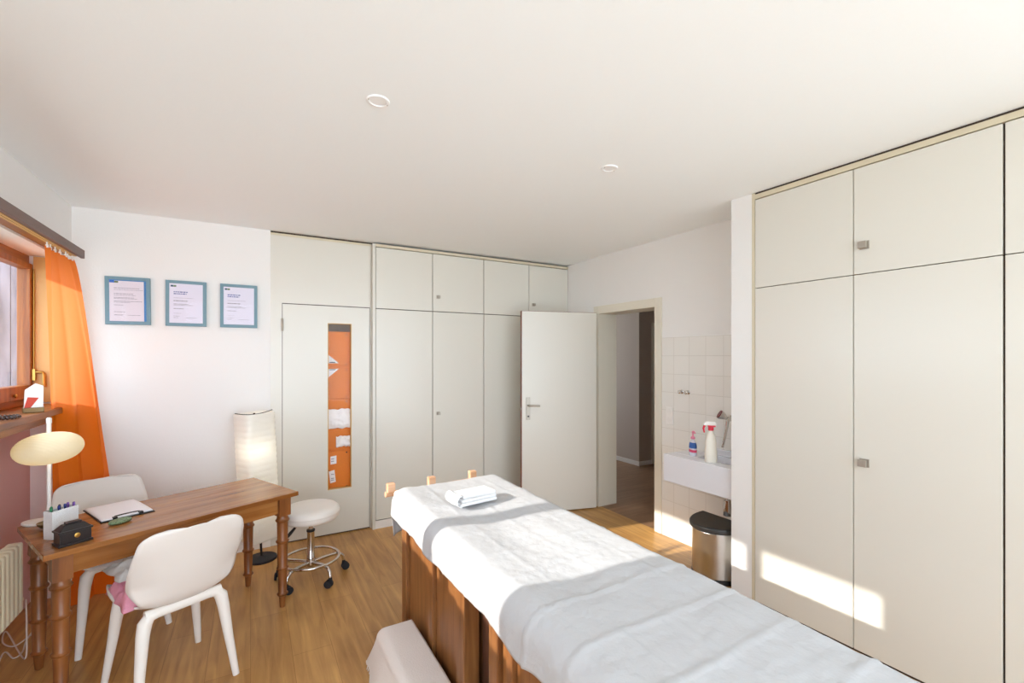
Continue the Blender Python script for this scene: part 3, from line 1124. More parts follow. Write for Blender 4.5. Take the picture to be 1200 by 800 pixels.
# ------------------------------------------------------------------ things on the desk
# table lamp
lp = Vector((-0.885, 3.165, DZ))
tl = thing('table_lamp', 'white table lamp with an oval woven paper shade', 'lamp', lp, 0)
bm = new()
lathe(bm, [(0.068, 0.001), (0.072, 0.005), (0.07, 0.012), (0.02, 0.016)], 32, (-0.035, 0.0, 0), sx=1.05, sy=0.75, mtx=Matrix.Rotation(math.radians(-30), 3, 'Z'))
obj('base', bm, 'white', tl)
bm = new()
lathe(bm, [(0.0085, 0.012), (0.0085, 0.50), (0.011, 0.502), (0.011, 0.525), (0.006, 0.53)], 16)
obj('pole', bm, 'white', tl)
bm = new()
prof = [(0.014, -0.077)]
for i in range(1, 30):
    a = -PI / 2 + PI * i / 30
    prof.append((0.132 * math.cos(a) ** 0.85, 0.078 * math.sin(a)))
prof.append((0.014, 0.077))
lathe(bm, prof, 56, (0, 0, 0.375), cap=False, mtx=Matrix.Rotation(math.radians(-5), 3, 'Y'))
obj('shade', bm, 'paperlamp', tl, solid=0.0012)

# pen holder
pp = Vector((-0.769, 2.902, DZ))
ph = thing('pen_holder', 'white flat pen holder box full of pens on the table', 'pen holder', pp, math.radians(51))
bm = new()
a_, b_ = 0.055, 0.024
for (x0, x1, y0, y1, z0, z1) in ((-a_, a_, -b_, b_, 0.0005, 0.004), (-a_, a_, -b_, -b_ + 0.003, 0.004, 0.128), (-a_, a_, b_ - 0.003, b_, 0.004, 0.128),
                                 (-a_, -a_ + 0.003, -b_ + 0.003, b_ - 0.003, 0.004, 0.128), (a_ - 0.003, a_, -b_ + 0.003, b_ - 0.003, 0.004, 0.128)):
    box(bm, x0, x1, y0, y1, z0, z1)
obj('body', bm, 'perf', ph, smooth=False)
cols = ['pens_g', 'pens_g', 'pens_b', 'blackpl', 'pens_b', 'pens_p', 'pens_p']
names = {'pens_g': 'green', 'pens_b': 'dark blue', 'blackpl': 'black', 'pens_p': 'purple'}
spots = [(-0.042, -0.005), (-0.03, 0.008), (-0.012, -0.006), (0.002, 0.007), (0.016, -0.006), (0.034, 0.006), (0.044, -0.008)]
order = ['leftmost green pen in the white pen holder', 'second green pen in the white pen holder', 'dark blue pen next to the green pens in the white holder',
         'black pen in the middle of the white pen holder', 'dark blue pen right of the black pen in the holder',
         'purple pen towards the right of the white holder', 'rightmost purple pen in the white pen holder']
RM = Matrix.Rotation(math.radians(51), 3, 'Z')
for (x, y), c, lb in zip(spots, cols, order):
    bm = new()
    tl_ = random.uniform(-0.06, 0.06)
    lathe(bm, [(0.002, 0), (0.0045, 0.006), (0.0045, 0.125), (0.0052, 0.126), (0.0052, 0.137), (0.003, 0.141)], 10)
    o = obj('pen', bm, c)
    o.location = pp + RM @ Vector((x, y, 0.005))
    o.rotation_euler = (0.03, tl_ * 0.5, 0)
    tag(o, lb, 'pen', 'pens in the white holder')

# little black casket
bp_ = Vector((-0.694, 2.763, DZ))
ck = thing('wooden_casket', 'small black lacquered casket with a stepped lid on the table', 'box', bp_, math.radians(32))
ck.scale = (0.9, 0.9, 1.15)
bm = new()
box(bm, -0.066, 0.066, -0.042, 0.042, 0.0005, 0.010)
box(bm, -0.06, 0.06, -0.037, 0.037, 0.010, 0.05)
obj('body', bm, 'darkwood', ck, smooth=False, bevel=0.002)
bm = new()
def frust(bm, a, b, c, d, z0, z1):
    lo = [(-a, -b), (a, -b), (a, b), (-a, b)]
    hi = [(-c, -d), (c, -d), (c, d), (-c, d)]
    l_ = [bm.verts.new((x, y, z0)) for x, y in lo]
    h_ = [bm.verts.new((x, y, z1)) for x, y in hi]
    for i in range(4):
        j = (i + 1) % 4
        bm.faces.new((l_[i], l_[j], h_[j], h_[i]))
    bm.faces.new(l_[::-1])
    bm.faces.new(h_)
box(bm, -0.066, 0.066, -0.042, 0.042, 0.0505, 0.058)
frust(bm, 0.062, 0.038, 0.038, 0.02, 0.058, 0.078)
box(bm, -0.03, 0.03, -0.015, 0.015, 0.078, 0.086)
obj('lid', bm, 'darkwood', ck, smooth=False, bevel=0.002)
bm = new()
lathe(bm, [(0.0085, 0), (0.0095, 0.002), (0.004, 0.004)], 18, (0.005, -0.037, 0.034), sx=1.2, mtx=Matrix.Rotation(PI / 2, 3, 'X'))
obj('brass_escutcheon', bm, 'brass', ck)

# small bronze dish between lamp and pen holder
bm = new()
lathe(bm, [(0.012, 0.001), (0.03, 0.006), (0.044, 0.02), (0.047, 0.03), (0.043, 0.029), (0.028, 0.011), (0.004, 0.008)], 28)
o = obj('bronze_dish', bm, 'bronze')
o.location = on_desk(-0.47, 0.135)
tag(o, 'small bronze dish between the lamp base and pen holder', 'dish')

# clipboard with paper
cb = thing('clipboard', 'dark clipboard with white paper lying on the table', 'clipboard', on_desk(-0.199, 0.165), DA)
bx('board', 'blackpl', cb, -0.112, 0.112, -0.165, 0.165, 0.001, 0.004, bevel=0.001)
bm = new()
rows = [[Vector((-0.106 + 0.212 * i / 10, -0.15 + 0.312 * j / 12, 0.0075 + 0.003 * math.sin(j / 4) * (i / 10))) for i in range(11)] for j in range(13)]
grid(bm, rows)
obj('paper', bm, 'paper', cb, solid=0.006)
bm = new()
tube(bm, [(-0.06, -0.158, 0.012), (-0.05, -0.135, 0.015), (-0.02, -0.143, 0.019), (0.02, -0.143, 0.019), (0.05, -0.135, 0.015), (0.06, -0.158, 0.012)], 0.003, 8)
box(bm, -0.062, -0.045, -0.162, -0.14, 0.004, 0.016)
box(bm, 0.045, 0.062, -0.162, -0.14, 0.004, 0.016)
obj('clip', bm, 'blackpl', cb, smooth=False)
bm = new()
lathe(bm, [(0.02, 0.0005), (0.042, 0.003), (0.048, 0.010), (0.044, 0.017), (0.02, 0.021), (0.006, 0.022)], 32, sx=1.05, sy=0.72)
o = obj('beaded_case', bm, 'green')
o.location = on_desk(-0.25, -0.06)
o.rotation_euler = (0, 0, DA + 0.3)
tag(o, 'small oval green beaded case in front of the clipboard', 'case')

# ------------------------------------------------------------------ floor lamp
fl = thing('floor_lamp', 'tall white rice paper column lamp standing against the back wall', 'lamp', (0.075, 3.955, 0))
bm = new()
lathe(bm, [(0.104, 0.001), (0.106, 0.008), (0.102, 0.018), (0.02, 0.024), (0.012, 0.03)], 40)
obj('base', bm, 'blackrub', fl)
TM = Matrix.Rotation(math.radians(-2.6), 3, 'Y')
bm = new()
tube(bm, [TM @ Vector((0, 0, z)) for z in (0.025, 0.5, 1.10)], 0.008, 10)
obj('pole', bm, 'blackpl', fl)
bm = new()
rows = []
nz = 132
for j in range(nz + 1):
    z = 0.17 + 0.955 * j / nz
    ph_ = (j % 6) / 6
    rib = 0.0025 * math.sin(PI * ph_)
    row = []
    for i in range(49):
        a = 2 * PI * i / 48
        ca, sa = math.cos(a), math.sin(a)
        r = (0.112 + rib) / (abs(ca) ** 5 + abs(sa) ** 5) ** 0.2
        r *= 1 + 0.012 * noise.noise(Vector((ca * 2, sa * 2, z * 9)))
        row.append(TM @ Vector((r * ca * math.cos(0.5) - r * sa * math.sin(0.5), r * ca * math.sin(0.5) + r * sa * math.cos(0.5), z)))
    rows.append(row)
grid(bm, rows)
bmesh.ops.remove_doubles(bm, verts=bm.verts, dist=0.0005)
obj('paper_shade', bm, 'ricepaper', fl, solid=0.0008)
bm = new()
for s in (-1, 1):
    tube(bm, [TM @ Vector((s * 0.125 * math.cos(0.1) * u, s * 0.02 * u, 1.112 + 0.022 * u * u)) for u in (0, 0.3, 0.6, 0.85, 1)], 0.0028, 6)
lathe(bm, [(0.011, 1.095), (0.012, 1.11), (0.006, 1.122)], 12, (TM @ Vector((0, 0, 1.1)) - Vector((0, 0, 1.1))))
obj('wire_spreader', bm, 'blackpl', fl)
bm = new()
lathe(bm, [(0.022, 0.55), (0.03, 0.6), (0.018, 0.64)], 14, TM @ Vector((0, 0, 0.0)))
obj('bulb_holder', bm, 'white', fl)
def lamp_light(parent, loc, watts, rad):
    ld_ = bpy.data.lights.new('bulb', 'POINT')
    lo_ = bpy.data.objects.new('bulb', ld_)
    COL.objects.link(lo_)
    lo_.parent = parent
    lo_.location = loc
    ld_.energy = watts
    ld_.color = (1.0, 0.94, 0.86)
    ld_.shadow_soft_size = rad
lamp_light(fl, (-0.02, -0.045, 0.45), 0.7, 0.05)
lamp_light(fl, (-0.04, -0.05, 0.85), 0.7, 0.05)
lamp_light(tl, (0.0, 0.0, 0.36), 0.8, 0.04)

# ------------------------------------------------------------------ rolling stool
sl = thing('rolling_stool', 'white round stool on chrome five-castor base by the closet door', 'stool', (0.365, 3.44, 0), 0)
bm = new()
lathe(bm, [(0.02, 0.418), (0.15, 0.418), (0.176, 0.424), (0.186, 0.436), (0.188, 0.452), (0.1875, 0.464), (0.190, 0.468), (0.1885, 0.474), (0.184, 0.492), (0.168, 0.505), (0.12, 0.511), (0.05, 0.513), (0.002, 0.5135)], 56)
obj('seat', bm, 'vinyl', sl)
bm = new()
lathe(bm, [(0.06, 0.405), (0.07, 0.417)], 20)
lathe(bm, [(0.0145, 0.30), (0.0145, 0.405)], 16)
obj('gas_spring', bm, 'chrome', sl)
bm = new()
lathe(bm, [(0.026, 0.095), (0.027, 0.10), (0.027, 0.155), (0.024, 0.16), (0.024, 0.325), (0.0255, 0.33), (0.0255, 0.338), (0.016, 0.342)], 24)
obj('column', bm, 'chrome', sl)
bm = new()
lathe(bm, [(0.0262, 0.332), (0.0275, 0.334), (0.0275, 0.345), (0.0155, 0.348)], 24)
obj('collar', bm, 'blackpl', sl)
bm = new()
tube(bm, [(-0.03, -0.03, 0.408), (-0.085, -0.06, 0.405), (-0.11, -0.075, 0.395)], 0.005, 8)
lv = obj('lever', bm, 'chrome', sl)
bm = new()
tube(bm, [(-0.105, -0.073, 0.398), (-0.135, -0.09, 0.372), (-0.165, -0.108, 0.345)], [0.008, 0.011, 0.009], 10)
obj('black_grip', bm, 'blackpl', lv)
bm = new()
tube(bm, [(0.185 * math.cos(2 * PI * i / 48), 0.185 * math.sin(2 * PI * i / 48), 0.145) for i in range(48)], 0.0095, 10, closed=True)
obj('foot_ring', bm, 'chrome', sl)
for k in range(5):
    a = math.radians(8 + 72 * k)
    d = Vector((math.cos(a), math.sin(a), 0))
    z = Vector((0, 0, 1))
    bm = new()
    tube(bm, [d * 0.02 + z * 0.118, d * 0.10 + z * 0.127, d * 0.16 + z * 0.131, d * 0.195 + z * 0.126, d * 0.218 + z * 0.105, d * 0.225 + z * 0.07], [0.013, 0.0125, 0.012, 0.012, 0.0115, 0.0105], 12)
    lg = obj('leg', bm, 'chrome', sl)
    bm = new()
    Rz = Matrix.Rotation(a + 0.9 * k, 3, 'Z')
    mt = Rz @ Matrix.Rotation(PI / 2, 3, 'X')
    c = d * 0.225 + Rz @ Vector((0.012, 0, 0)) + z * 0.0265
    for off in (-0.019, 0.006):
        lathe(bm, [(0.012, off), (0.0255, off + 0.002), (0.026, off + 0.011), (0.012, off + 0.013)], 20, c, mtx=mt)
    lathe(bm, [(0.006, -0.012), (0.006, 0.012)], 10, c, mtx=mt)
    lathe(bm, [(0.012, 0.03), (0.013, 0.052), (0.011, 0.071)], 12, d * 0.225)
    obj('castor', bm, 'blackrub', lg)

# ------------------------------------------------------------------ radiator and cables
rd = thing('radiator', 'cream ribbed radiator under the window', 'radiator', (XL, 0, 0))
for i in range(20):
    y = 3.155 - i * 0.045
    bm = new()
    box(bm, 0.022, 0.082, y - 0.019, y + 0.019, 0.285, 0.63)
    obj('rib', bm, 'rad', rd, smooth=False, bevel=0.012, seg=3)
bm = new()
box(bm, 0.03, 0.074, 2.26, 3.16, 0.31, 0.345)
box(bm, 0.03, 0.074, 2.26, 3.16, 0.575, 0.61)
obj('header', bm, 'rad', rd, smooth=False, bevel=0.006)
bm = new()
tube(bm, [(0.05, 3.165, 0.325), (0.05, 3.2, 0.325), (0.04, 3.21, 0.325), (-0.143, 3.21, 0.325)], 0.009, 8)
lathe(bm, [(0.018, -0.02), (0.021, 0.0), (0.018, 0.03)], 14, (0.05, 3.2, 0.325), mtx=Matrix.Rotation(PI / 2, 3, 'X'))
obj('valve_pipe', bm, 'rad', rd)
for y in (2.4, 2.98):
    bx('wall_bracket', 'rad', rd, -0.144, 0.024, y - 0.015, y + 0.015, 0.4, 0.58)

def cable(name, pts, label):
    bm = new()
    P = [Vector(p) for p in pts]
    out = []
    for k in range(len(P) - 1):
        p0, p1, p2, p3 = P[max(k - 1, 0)], P[k], P[k + 1], P[min(k + 2, len(P) - 1)]
        for q in range(8):
            u = q / 8
            out.append(0.5 * (2 * p1 + (p2 - p0) * u + (2 * p0 - 5 * p1 + 4 * p2 - p3) * u * u + (3 * p1 - p0 - 3 * p2 + p3) * u ** 3))
    out.append(P[-1])
    tube(bm, out, 0.0035, 7)
    return tag(obj(name, bm, 'cable'), label, 'cable', None)
cable('power_cable', [(-1.0, 3.27, 0.3), (-0.995, 3.26, 0.16), (-0.99, 3.22, 0.02), (-1.185, 3.622, 0.0045), (-1.162, 3.504, 0.0045), (-1.094, 3.423, 0.0045), (-1.055, 3.512, 0.0045), (-1.033, 3.600, 0.0045)],
      'white cable hanging down beside the radiator and looping on the floor')
cable('extension_cable', [(-0.97, 2.72, 0.0045), (-1.113, 3.346, 0.0045), (-1.050, 3.287, 0.0045), (-1.033, 3.331, 0.0045), (-1.048, 3.423, 0.013), (-1.055, 3.522, 0.013)],
      'white cable trailing on the floor behind the table legs')

# ------------------------------------------------------------------ curtain
cu = thing('curtain', 'orange curtain gathered at the end of the window', 'curtain', (0, 0, 0))
def cpath(u, v):
    """u 0..1 from the window edge to the far corner, v 0 top .. 1 bottom"""
    a0, b0 = Vector((-0.985, 3.46)), Vector((-0.975, 3.885))
    a1, b1 = Vector((-1.03, 3.72)), Vector((-0.735, 3.955))
    s = v ** 1.2
    a = a0.lerp(a1, s)
    b = b0.lerp(b1, v ** 0.75)
    p = a.lerp(b, u)
    d = (b - a).normalized()
    n = Vector((d.y, -d.x))
    ph_ = u * 6.2 * PI + 0.9 * math.sin(v * 2.2 + u * 4)
    amp = (0.012 + 0.014 * v) * (0.5 + 1.6 * u * u)
    p = p + n * (amp * math.sin(ph_) + 0.01 * math.sin(u * 15 + v * 3)) + d * (0.006 * math.sin(ph_ * 2)) 
    z = 2.165 - 2.155 * v - 0.006 * abs(math.sin(u * 6 * PI)) * (1 - v)
    return Vector((p.x, p.y, z))
bm = new()
rows = [[cpath(i / 90, j / 80) for i in range(91)] for j in range(81)]
grid(bm, rows)
obj('cloth', bm, 'curtain', cu)
for i in range(7):
    p = cpath(i / 6 * 0.96 + 0.02, 0)
    bm = new()
    box(bm, p.x - 0.006, p.x + 0.006, p.y - 0.004, p.y + 0.004, 2.155, 2.172)
    tube(bm, [(p.x, p.y, 2.17), (p.x, p.y, 2.187)], 0.0035, 6)
    obj('glider', bm, 'white', cu, smooth=False)

# ------------------------------------------------------------------ things on the window sill
ls = thing('leaflet_stand', 'white and red leaflet in a wooden block on the window sill', 'leaflet', (-1.002, 3.40, 1.25), math.radians(20))
bm = new()
box(bm, -0.05, 0.03, -0.03, 0.035, 0.0005, 0.026)
obj('block', bm, 'bronze', ls, smooth=False, bevel=0.002)
T2 = Matrix.Rotation(math.radians(-12), 3, 'X')
bm = new()
prism(bm, [(-0.045, 0), (0.028, 0), (0.03, 0.12), (0.0, 0.135), (-0.04, 0.1)], 0.0, 0.003, Matrix.Translation((0, 0.0, 0.022)) @ Matrix.Rotation(math.radians(78), 4, 'X'))
lf = obj('leaflet', bm, 'card', ls, smooth=False)
bm = new()
prism(bm, [(-0.044, 0.002), (-0.02, 0.002), (0.012, 0.055), (-0.03, 0.06)], 0.0032, 0.0036, Matrix.Translation((0, 0.0, 0.022)) @ Matrix.Rotation(math.radians(78), 4, 'X'))
obj('red_print', bm, 'cardred', lf, smooth=False)
bm = new()
for i in range(17):
    a = 2 * PI * i / 17
    c = Vector((0.036 * math.cos(a), 0.055 * math.sin(a), 0.009))
    lathe(bm, [(0.002, -0.008), (0.007, -0.005), (0.0085, 0), (0.007, 0.005), (0.002, 0.008)], 10, c)
o = obj('bead_bracelet', bm, 'bead')
o.location = (-1.005, 3.08, 1.2505)
tag(o, 'dark bead bracelet lying on the window sill', 'bracelet')

# ------------------------------------------------------------------ framed certificates
def dashes(bm, x, z, w, h, gap, seed):
    """a line of unreadable print: word-long strokes"""
    r = random.Random(seed)
    c = x
    while c < x + w:
        l_ = min(r.uniform(0.006, 0.02), x + w - c)
        box(bm, c, c + l_, -0.0042, -0.0039, z - h, z)
        c += l_ + gap
def cert(x0, label, kind, rz=0):
    w, h = 0.251, 0.338
    t = thing('framed_certificate', label, 'framed certificate', (x0 + w / 2, YB - 0.0215, 1.946), 0, 'slate blue framed certificates')
    t.rotation_euler = (0, rz, 0)
    bm = new()
    fw = 0.023
    hw, hh = w / 2, h / 2
    box(bm, -hw, -hw + fw, -0.006, 0.0212, -hh, hh)
    box(bm, hw - fw, hw, -0.006, 0.0212, -hh, hh)
    box(bm, -hw + fw, hw - fw, -0.006, 0.0212, hh - fw, hh)
    box(bm, -hw + fw, hw - fw, -0.006, 0.0212, -hh, -hh + fw)
    obj('frame', bm, 'frameblue', t, smooth=False, bevel=0.0015)
    pw, pz = hw - fw, hh - fw
    if kind == 0:
        bx('mount', 'bluemount', t, -pw, pw, -0.0029, 0.0, -pz, pz)
        bx('document', 'certpaperpink', t, -pw + 0.001, pw - 0.013, -0.0038, -0.003, -pz + 0.001, pz - 0.006)
    else:
        bx('document', 'certpaper', t, -pw, pw, -0.0038, 0.0, -pz, pz)
    bm = new()
    if kind == 0:
        box(bm, -pw + 0.002, -pw + 0.028, -0.0044, -0.0039, pz - 0.021, pz - 0.004)
        g = new()
        box(g, -pw + 0.028, -pw + 0.05, -0.0044, -0.0039, pz - 0.021, pz - 0.008)
    else:
        box(bm, -pw + 0.008, -pw + 0.024, -0.0044, -0.0039, pz - 0.025, pz - 0.012)
        g = new()
        box(g, -pw + 0.025, -pw + 0.042, -0.0044, -0.0039, pz - 0.025, pz - 0.012)
    obj('blue_logo', bm, 'logoblue' if kind == 0 else 'inkdark', t, smooth=False)
    obj('green_logo', g, 'logogreen', t, smooth=False)
    bm = new()
    x = -pw + 0.026
    if kind == 0:
        lines = [(0.055, 0.14, 0.004), (0.068, 0.16, 0.003), (0.095, 0.105, 0.0045), (0.107, 0.12, 0.003), (0.123, 0.11, 0.004), (0.131, 0.13, 0.003),
                 (0.148, 0.155, 0.004), (0.157, 0.09, 0.003), (0.176, 0.05, 0.003), (0.224, 0.06, 0.0035), (0.246, 0.05, 0.003), (0.247, 0.05, 0.003)]
    else:
        lines = [(0.105, 0.12, 0.002), (0.125, 0.085, 0.0065), (0.15, 0.09, 0.0035), (0.158, 0.12, 0.0035), (0.184, 0.06, 0.0045), (0.22, 0.045, 0.002),
                 (0.24, 0.035, 0.003), (0.252, 0.03, 0.003)]
    for i, (dz, wd, ht) in enumerate(lines):
        dashes(bm, x, pz - dz, wd, ht, 0.003, i * 7 + kind)
    dashes(bm, x + 0.075, pz - lines[-1][0], 0.07, 0.003, 0.003, 91 + kind)
    obj('printed_lines', bm, 'ink', t, smooth=False)
    if kind:
        bm = new()
        dashes(bm, x, pz - 0.058, 0.085, 0.0075, 0.0035, 31 + kind)
        dashes(bm, x, pz - 0.072, 0.078, 0.0075, 0.0035, 41 + kind)
        obj('blue_heading', bm, 'inkblue', t, smooth=False)
    bx('glass', 'pane', t, -pw, pw, -0.0056, -0.0052, -pz, pz)
cert(-0.881, 'certificate in slate blue frame with a blue mount, nearest the curtain', 0, math.radians(-0.6))
cert(-0.542, 'blue framed certificate hanging in the middle of the three', 1)
cert(-0.203, 'blue framed certificate nearest the closet door', 2)

# ------------------------------------------------------------------ ceiling spots
def spot(x, y, label):
    t = thing('ceiling_spotlight', label, 'ceiling spotlight', (x, y, ZC - 0.006), 0, 'recessed ceiling spotlights')
    bm = new()
    R2 = [(0.030, 0.004), (0.034, 0.0), (0.043, 0.0005), (0.0455, 0.003), (0.046, 0.0058)]
    lathe(bm, R2, 36, cap=False)
    obj('trim_ring', bm, 'ring', t)
    bm = new()
    lathe(bm, [(0.002, 0.0045), (0.0335, 0.0048), (0.0338, 0.0058)], 30)
    obj('lens', bm, 'lens', t)
    bm = new()
    for s in (-1, 1):
        lathe(bm, [(0.0026, -0.001), (0.0026, 0.001)], 8, (s * 0.0385, 0.005 * s, 0.0))
    obj('screw', bm, 'nickel', t)
spot(0.445, 1.85, 'round white ceiling spotlight above the towel end of the massage table, left one')
spot(1.70, 1.88, 'round white ceiling spotlight further right, towards the open door')

# ------------------------------------------------------------------ electrical panel behind the closet glass
fb = thing('electrical_panel', 'orange electrical panel seen through the closet door glass', 'electrical panel', (0.579, YB + 0.055, 0))
bx('backing_board', 'orange', fb, -0.2, 0.35, 0.012, 0.03, 0.2, 1.77)
zz = [(1.47, 1.766), (1.175, 1.452), (0.735, 1.172), (0.38, 0.715)]
for k, (z0, z1) in enumerate(zz):
    c = bx('cover', 'orange', fb, -0.19, 0.345, 0.0, 0.0118, z0, z1, bevel=0.003)
    bm = new()
    for x, z in ((0.012, (z0 + z1) / 2), (0.165, z0 + 0.012), (0.165, z1 - 0.02)):
        lathe(bm, [(0.0065, 0), (0.0065, 0.002)], 10, (x, -0.0005, z), mtx=Matrix.Rotation(PI / 2, 3, 'X'))
    obj('screw', bm, 'blackpl', c)
bm = new()
Rx = Matrix.Rotation(PI / 2, 4, 'X')
prism(bm, [(0.012, 1.49), (0.10, 1.49), (0.012, 1.565)], 0.0005, 0.0015, Rx)
prism(bm, [(0.012, 1.44), (0.10, 1.44), (0.012, 1.365)], 0.0005, 0.0015, Rx)
st1 = obj('triangular_sticker', bm, 'paper', fb, smooth=False)
bm = new()
prism(bm, [(0.022, 1.494), (0.07, 1.494), (0.07, 1.502), (0.022, 1.502)], 0.0016, 0.002, Rx)
prism(bm, [(0.022, 1.430), (0.07, 1.430), (0.07, 1.437), (0.022, 1.437)], 0.0016, 0.002, Rx)
obj('printed_lines', bm, 'inkdark', st1, smooth=False)
bm = new()
prism(bm, [(0.03, 0.60), (0.08, 0.605), (0.08, 0.675), (0.03, 0.67)], 0.0005, 0.0015, Rx)
prism(bm, [(0.028, 0.435), (0.075, 0.445), (0.063, 0.55), (0.016, 0.54)], 0.0005, 0.0015, Rx)
st2 = obj('paper_sticker', bm, 'paper', fb, smooth=False)
bm = new()
for z in (0.46, 0.475, 0.51, 0.625, 0.645):
    prism(bm, [(0.035, z), (0.06, z), (0.06, z + 0.006), (0.035, z + 0.006)], 0.0016, 0.002, Rx)
obj('printed_lines', bm, 'ink', st2, smooth=False)
def shape(x0, x1, z0, z1, seed, label):  # crumpled white relief set close behind the glass strip
    t_y = YB + 0.046
    bm = new()
    rows = []
    for j in range(25):
        row = []
        for i in range(41):
            u, v = i / 40, j / 24
            e = min(1, 5 * min(v, 1 - v) + 0.05) * min(1, 6 * min(u, 1 - u) + 0.05)
            n1 = noise.noise(Vector((u * 5, v * 3, seed)))
            n2 = noise.noise(Vector((u * 9, v * 8, seed + 4)))
            zed = z0 + (z1 - z0) * v + 0.012 * noise.noise(Vector((u * 8, round(v), seed + 2)))
            row.append(Vector((0.579 + x0 + (x1 - x0) * u, t_y - e * (0.012 + 0.008 * n1 + 0.006 * abs(n2)), zed)))
        rows.append(row)
    grid(bm, rows)
    return tag(obj('white_shape', bm, 'shape', solid=0.002), label, 'shape', 'white shapes behind the closet glass')
shape(-0.05, 0.26, 0.915, 1.085, 1, 'wide crumpled white bag in front of the orange panel, upper one')
shape(0.075, 0.28, 0.75, 0.845, 5, 'small crumpled white bag in front of the orange panel, lower one')

# ------------------------------------------------------------------ wash niche
SX0, SX1, SY0, SY1, SZ0, SZ1 = 2.775, XD - 0.009, 1.868, 2.455, 0.592, 0.797
sk = thing('sink', 'white fireclay utility sink on the tiled wall', 'sink', (0, 0, 0))
bm = new()
bx0, bx1, by0, by1, bz = 2.885, 3.075, 1.90, 2.24, 0.66
# outer shell with a bowl cut into it, built as four walls, a floor and a rim
box(bm, SX0, bx0, SY0, SY1, SZ0, SZ1)
box(bm, bx1, SX1, SY0, SY1, SZ0, SZ1)
box(bm, bx0, bx1, SY0, by0, SZ0, SZ1)
box(bm, bx0, bx1, by1, SY1, SZ0, SZ1)
box(bm, bx0, bx1, by0, by1, SZ0, bz)
obj('basin', bm, 'ceramic', sk, smooth=False, bevel=0.004)
bm = new()
box(bm, SX1 - 0.03, SX1, SY0, by1, SZ1 + 0.0005, SZ1 + 0.05)
obj('upstand', bm, 'ceramic', sk, smooth=False, bevel=0.006)
bm = new()
lathe(bm, [(0.02, bz + 0.0005), (0.026, bz + 0.003), (0.02, bz + 0.004)], 20, (2.98, 2.05, 0))
obj('drain', bm, 'chrome', sk)
tp = thing('drain_trap', 'chrome drain trap under the sink', 'drain trap', (0, 0, 0))
bm = new()
tube(bm, [(2.98, 2.05, 0.59), (2.98, 2.05, 0.51)], 0.016, 14)
tube(bm, [(2.98, 2.05, 0.48), (3.05, 2.06, 0.48), (3.11, 2.06, 0.48)], 0.014, 12)
obj('pipe', bm, 'chrome', tp)
bm = new()
lathe(bm, [(0.02, 0.40), (0.032, 0.405), (0.034, 0.47), (0.026, 0.50), (0.026, 0.515), (0.022, 0.52)], 20, (2.98, 2.05, 0))
obj('bottle', bm, 'chrome', tp)

def valve(y):
    bm = new()
    mt = Matrix.Rotation(-PI / 2, 3, 'Y')
    lathe(bm, [(0.017, 0), (0.017, 0.004), (0.009, 0.008), (0.009, 0.02), (0.015, 0.024), (0.015, 0.036), (0.01, 0.04)], 16, (XD - 0.0078, y, 1.256), mtx=mt)
    return obj('tap_stub', bm, 'chrome')
tag(valve(2.56), 'small chrome pipe cap on the tiles, the one nearer the door', 'pipe cap', 'chrome pipe caps on the tiles')
tag(valve(2.495), 'small chrome pipe cap on the tiles, the one nearer the shower head', 'pipe cap', 'chrome pipe caps on the tiles')

sw = thing('power_socket', 'white double power socket on the tiles beside the door casing', 'socket', (XD - 0.0082, 2.684, 1.042))
bx('plate', 'white', sw, -0.009, 0, -0.037, 0.037, -0.075, 0.075, bevel=0.003)
bm = new()
mt = Matrix.Rotation(-PI / 2, 3, 'Y')
for z in (-0.035, 0.035):
    lathe(bm, [(0.022, 0.0092), (0.022, 0.0105), (0.018, 0.0105), (0.017, 0.0095)], 24, (0, 0, z), mtx=mt)
obj('socket_face', bm, 'plinth', sw)

# shower hand spray in its wall holder
hs = thing('hand_shower', 'chrome hand spray hanging in a wall holder above the sink', 'hand shower', (0, 0, 0))
bm = new()
lathe(bm, [(0.024, 0), (0.024, 0.006), (0.012, 0.01), (0.012, 0.04)], 18, (XD - 0.0085, 2.10, 1.09), mtx=mt)
box(bm, XD - 0.075, XD - 0.045, 2.088, 2.112, 1.072, 1.106)
obj('wall_holder', bm, 'chrome', hs, smooth=True)
bm = new()
hd = Vector((3.055, 2.105, 1.085))
tube(bm, [hd + Vector((0.0, -0.002, 0.0)), hd + Vector((-0.005, 0.004, -0.06)), hd + Vector((-0.012, 0.014, -0.13)), hd + Vector((-0.02, 0.026, -0.21))], [0.013, 0.012, 0.0105, 0.009], 12)
obj('handle', bm, 'chrome', hs)
bm = new()
hm = Matrix.Rotation(math.radians(-48), 3, 'X') @ Matrix.Rotation(math.radians(-40), 3, 'Y')
lathe(bm, [(0.012, -0.012), (0.024, 0.01), (0.033, 0.03), (0.034, 0.044)], 24, hd + Vector((-0.012, 0.01, 0.014)), mtx=hm)
sh = obj('spray_head', bm, 'chrome', hs)
bm = new()
lathe(bm, [(0.031, 0.0442), (0.03, 0.05), (0.004, 0.052)], 24, hd + Vector((-0.012, 0.01, 0.014)), mtx=hm)
obj('maroon_face', bm, 'maroon', sh)

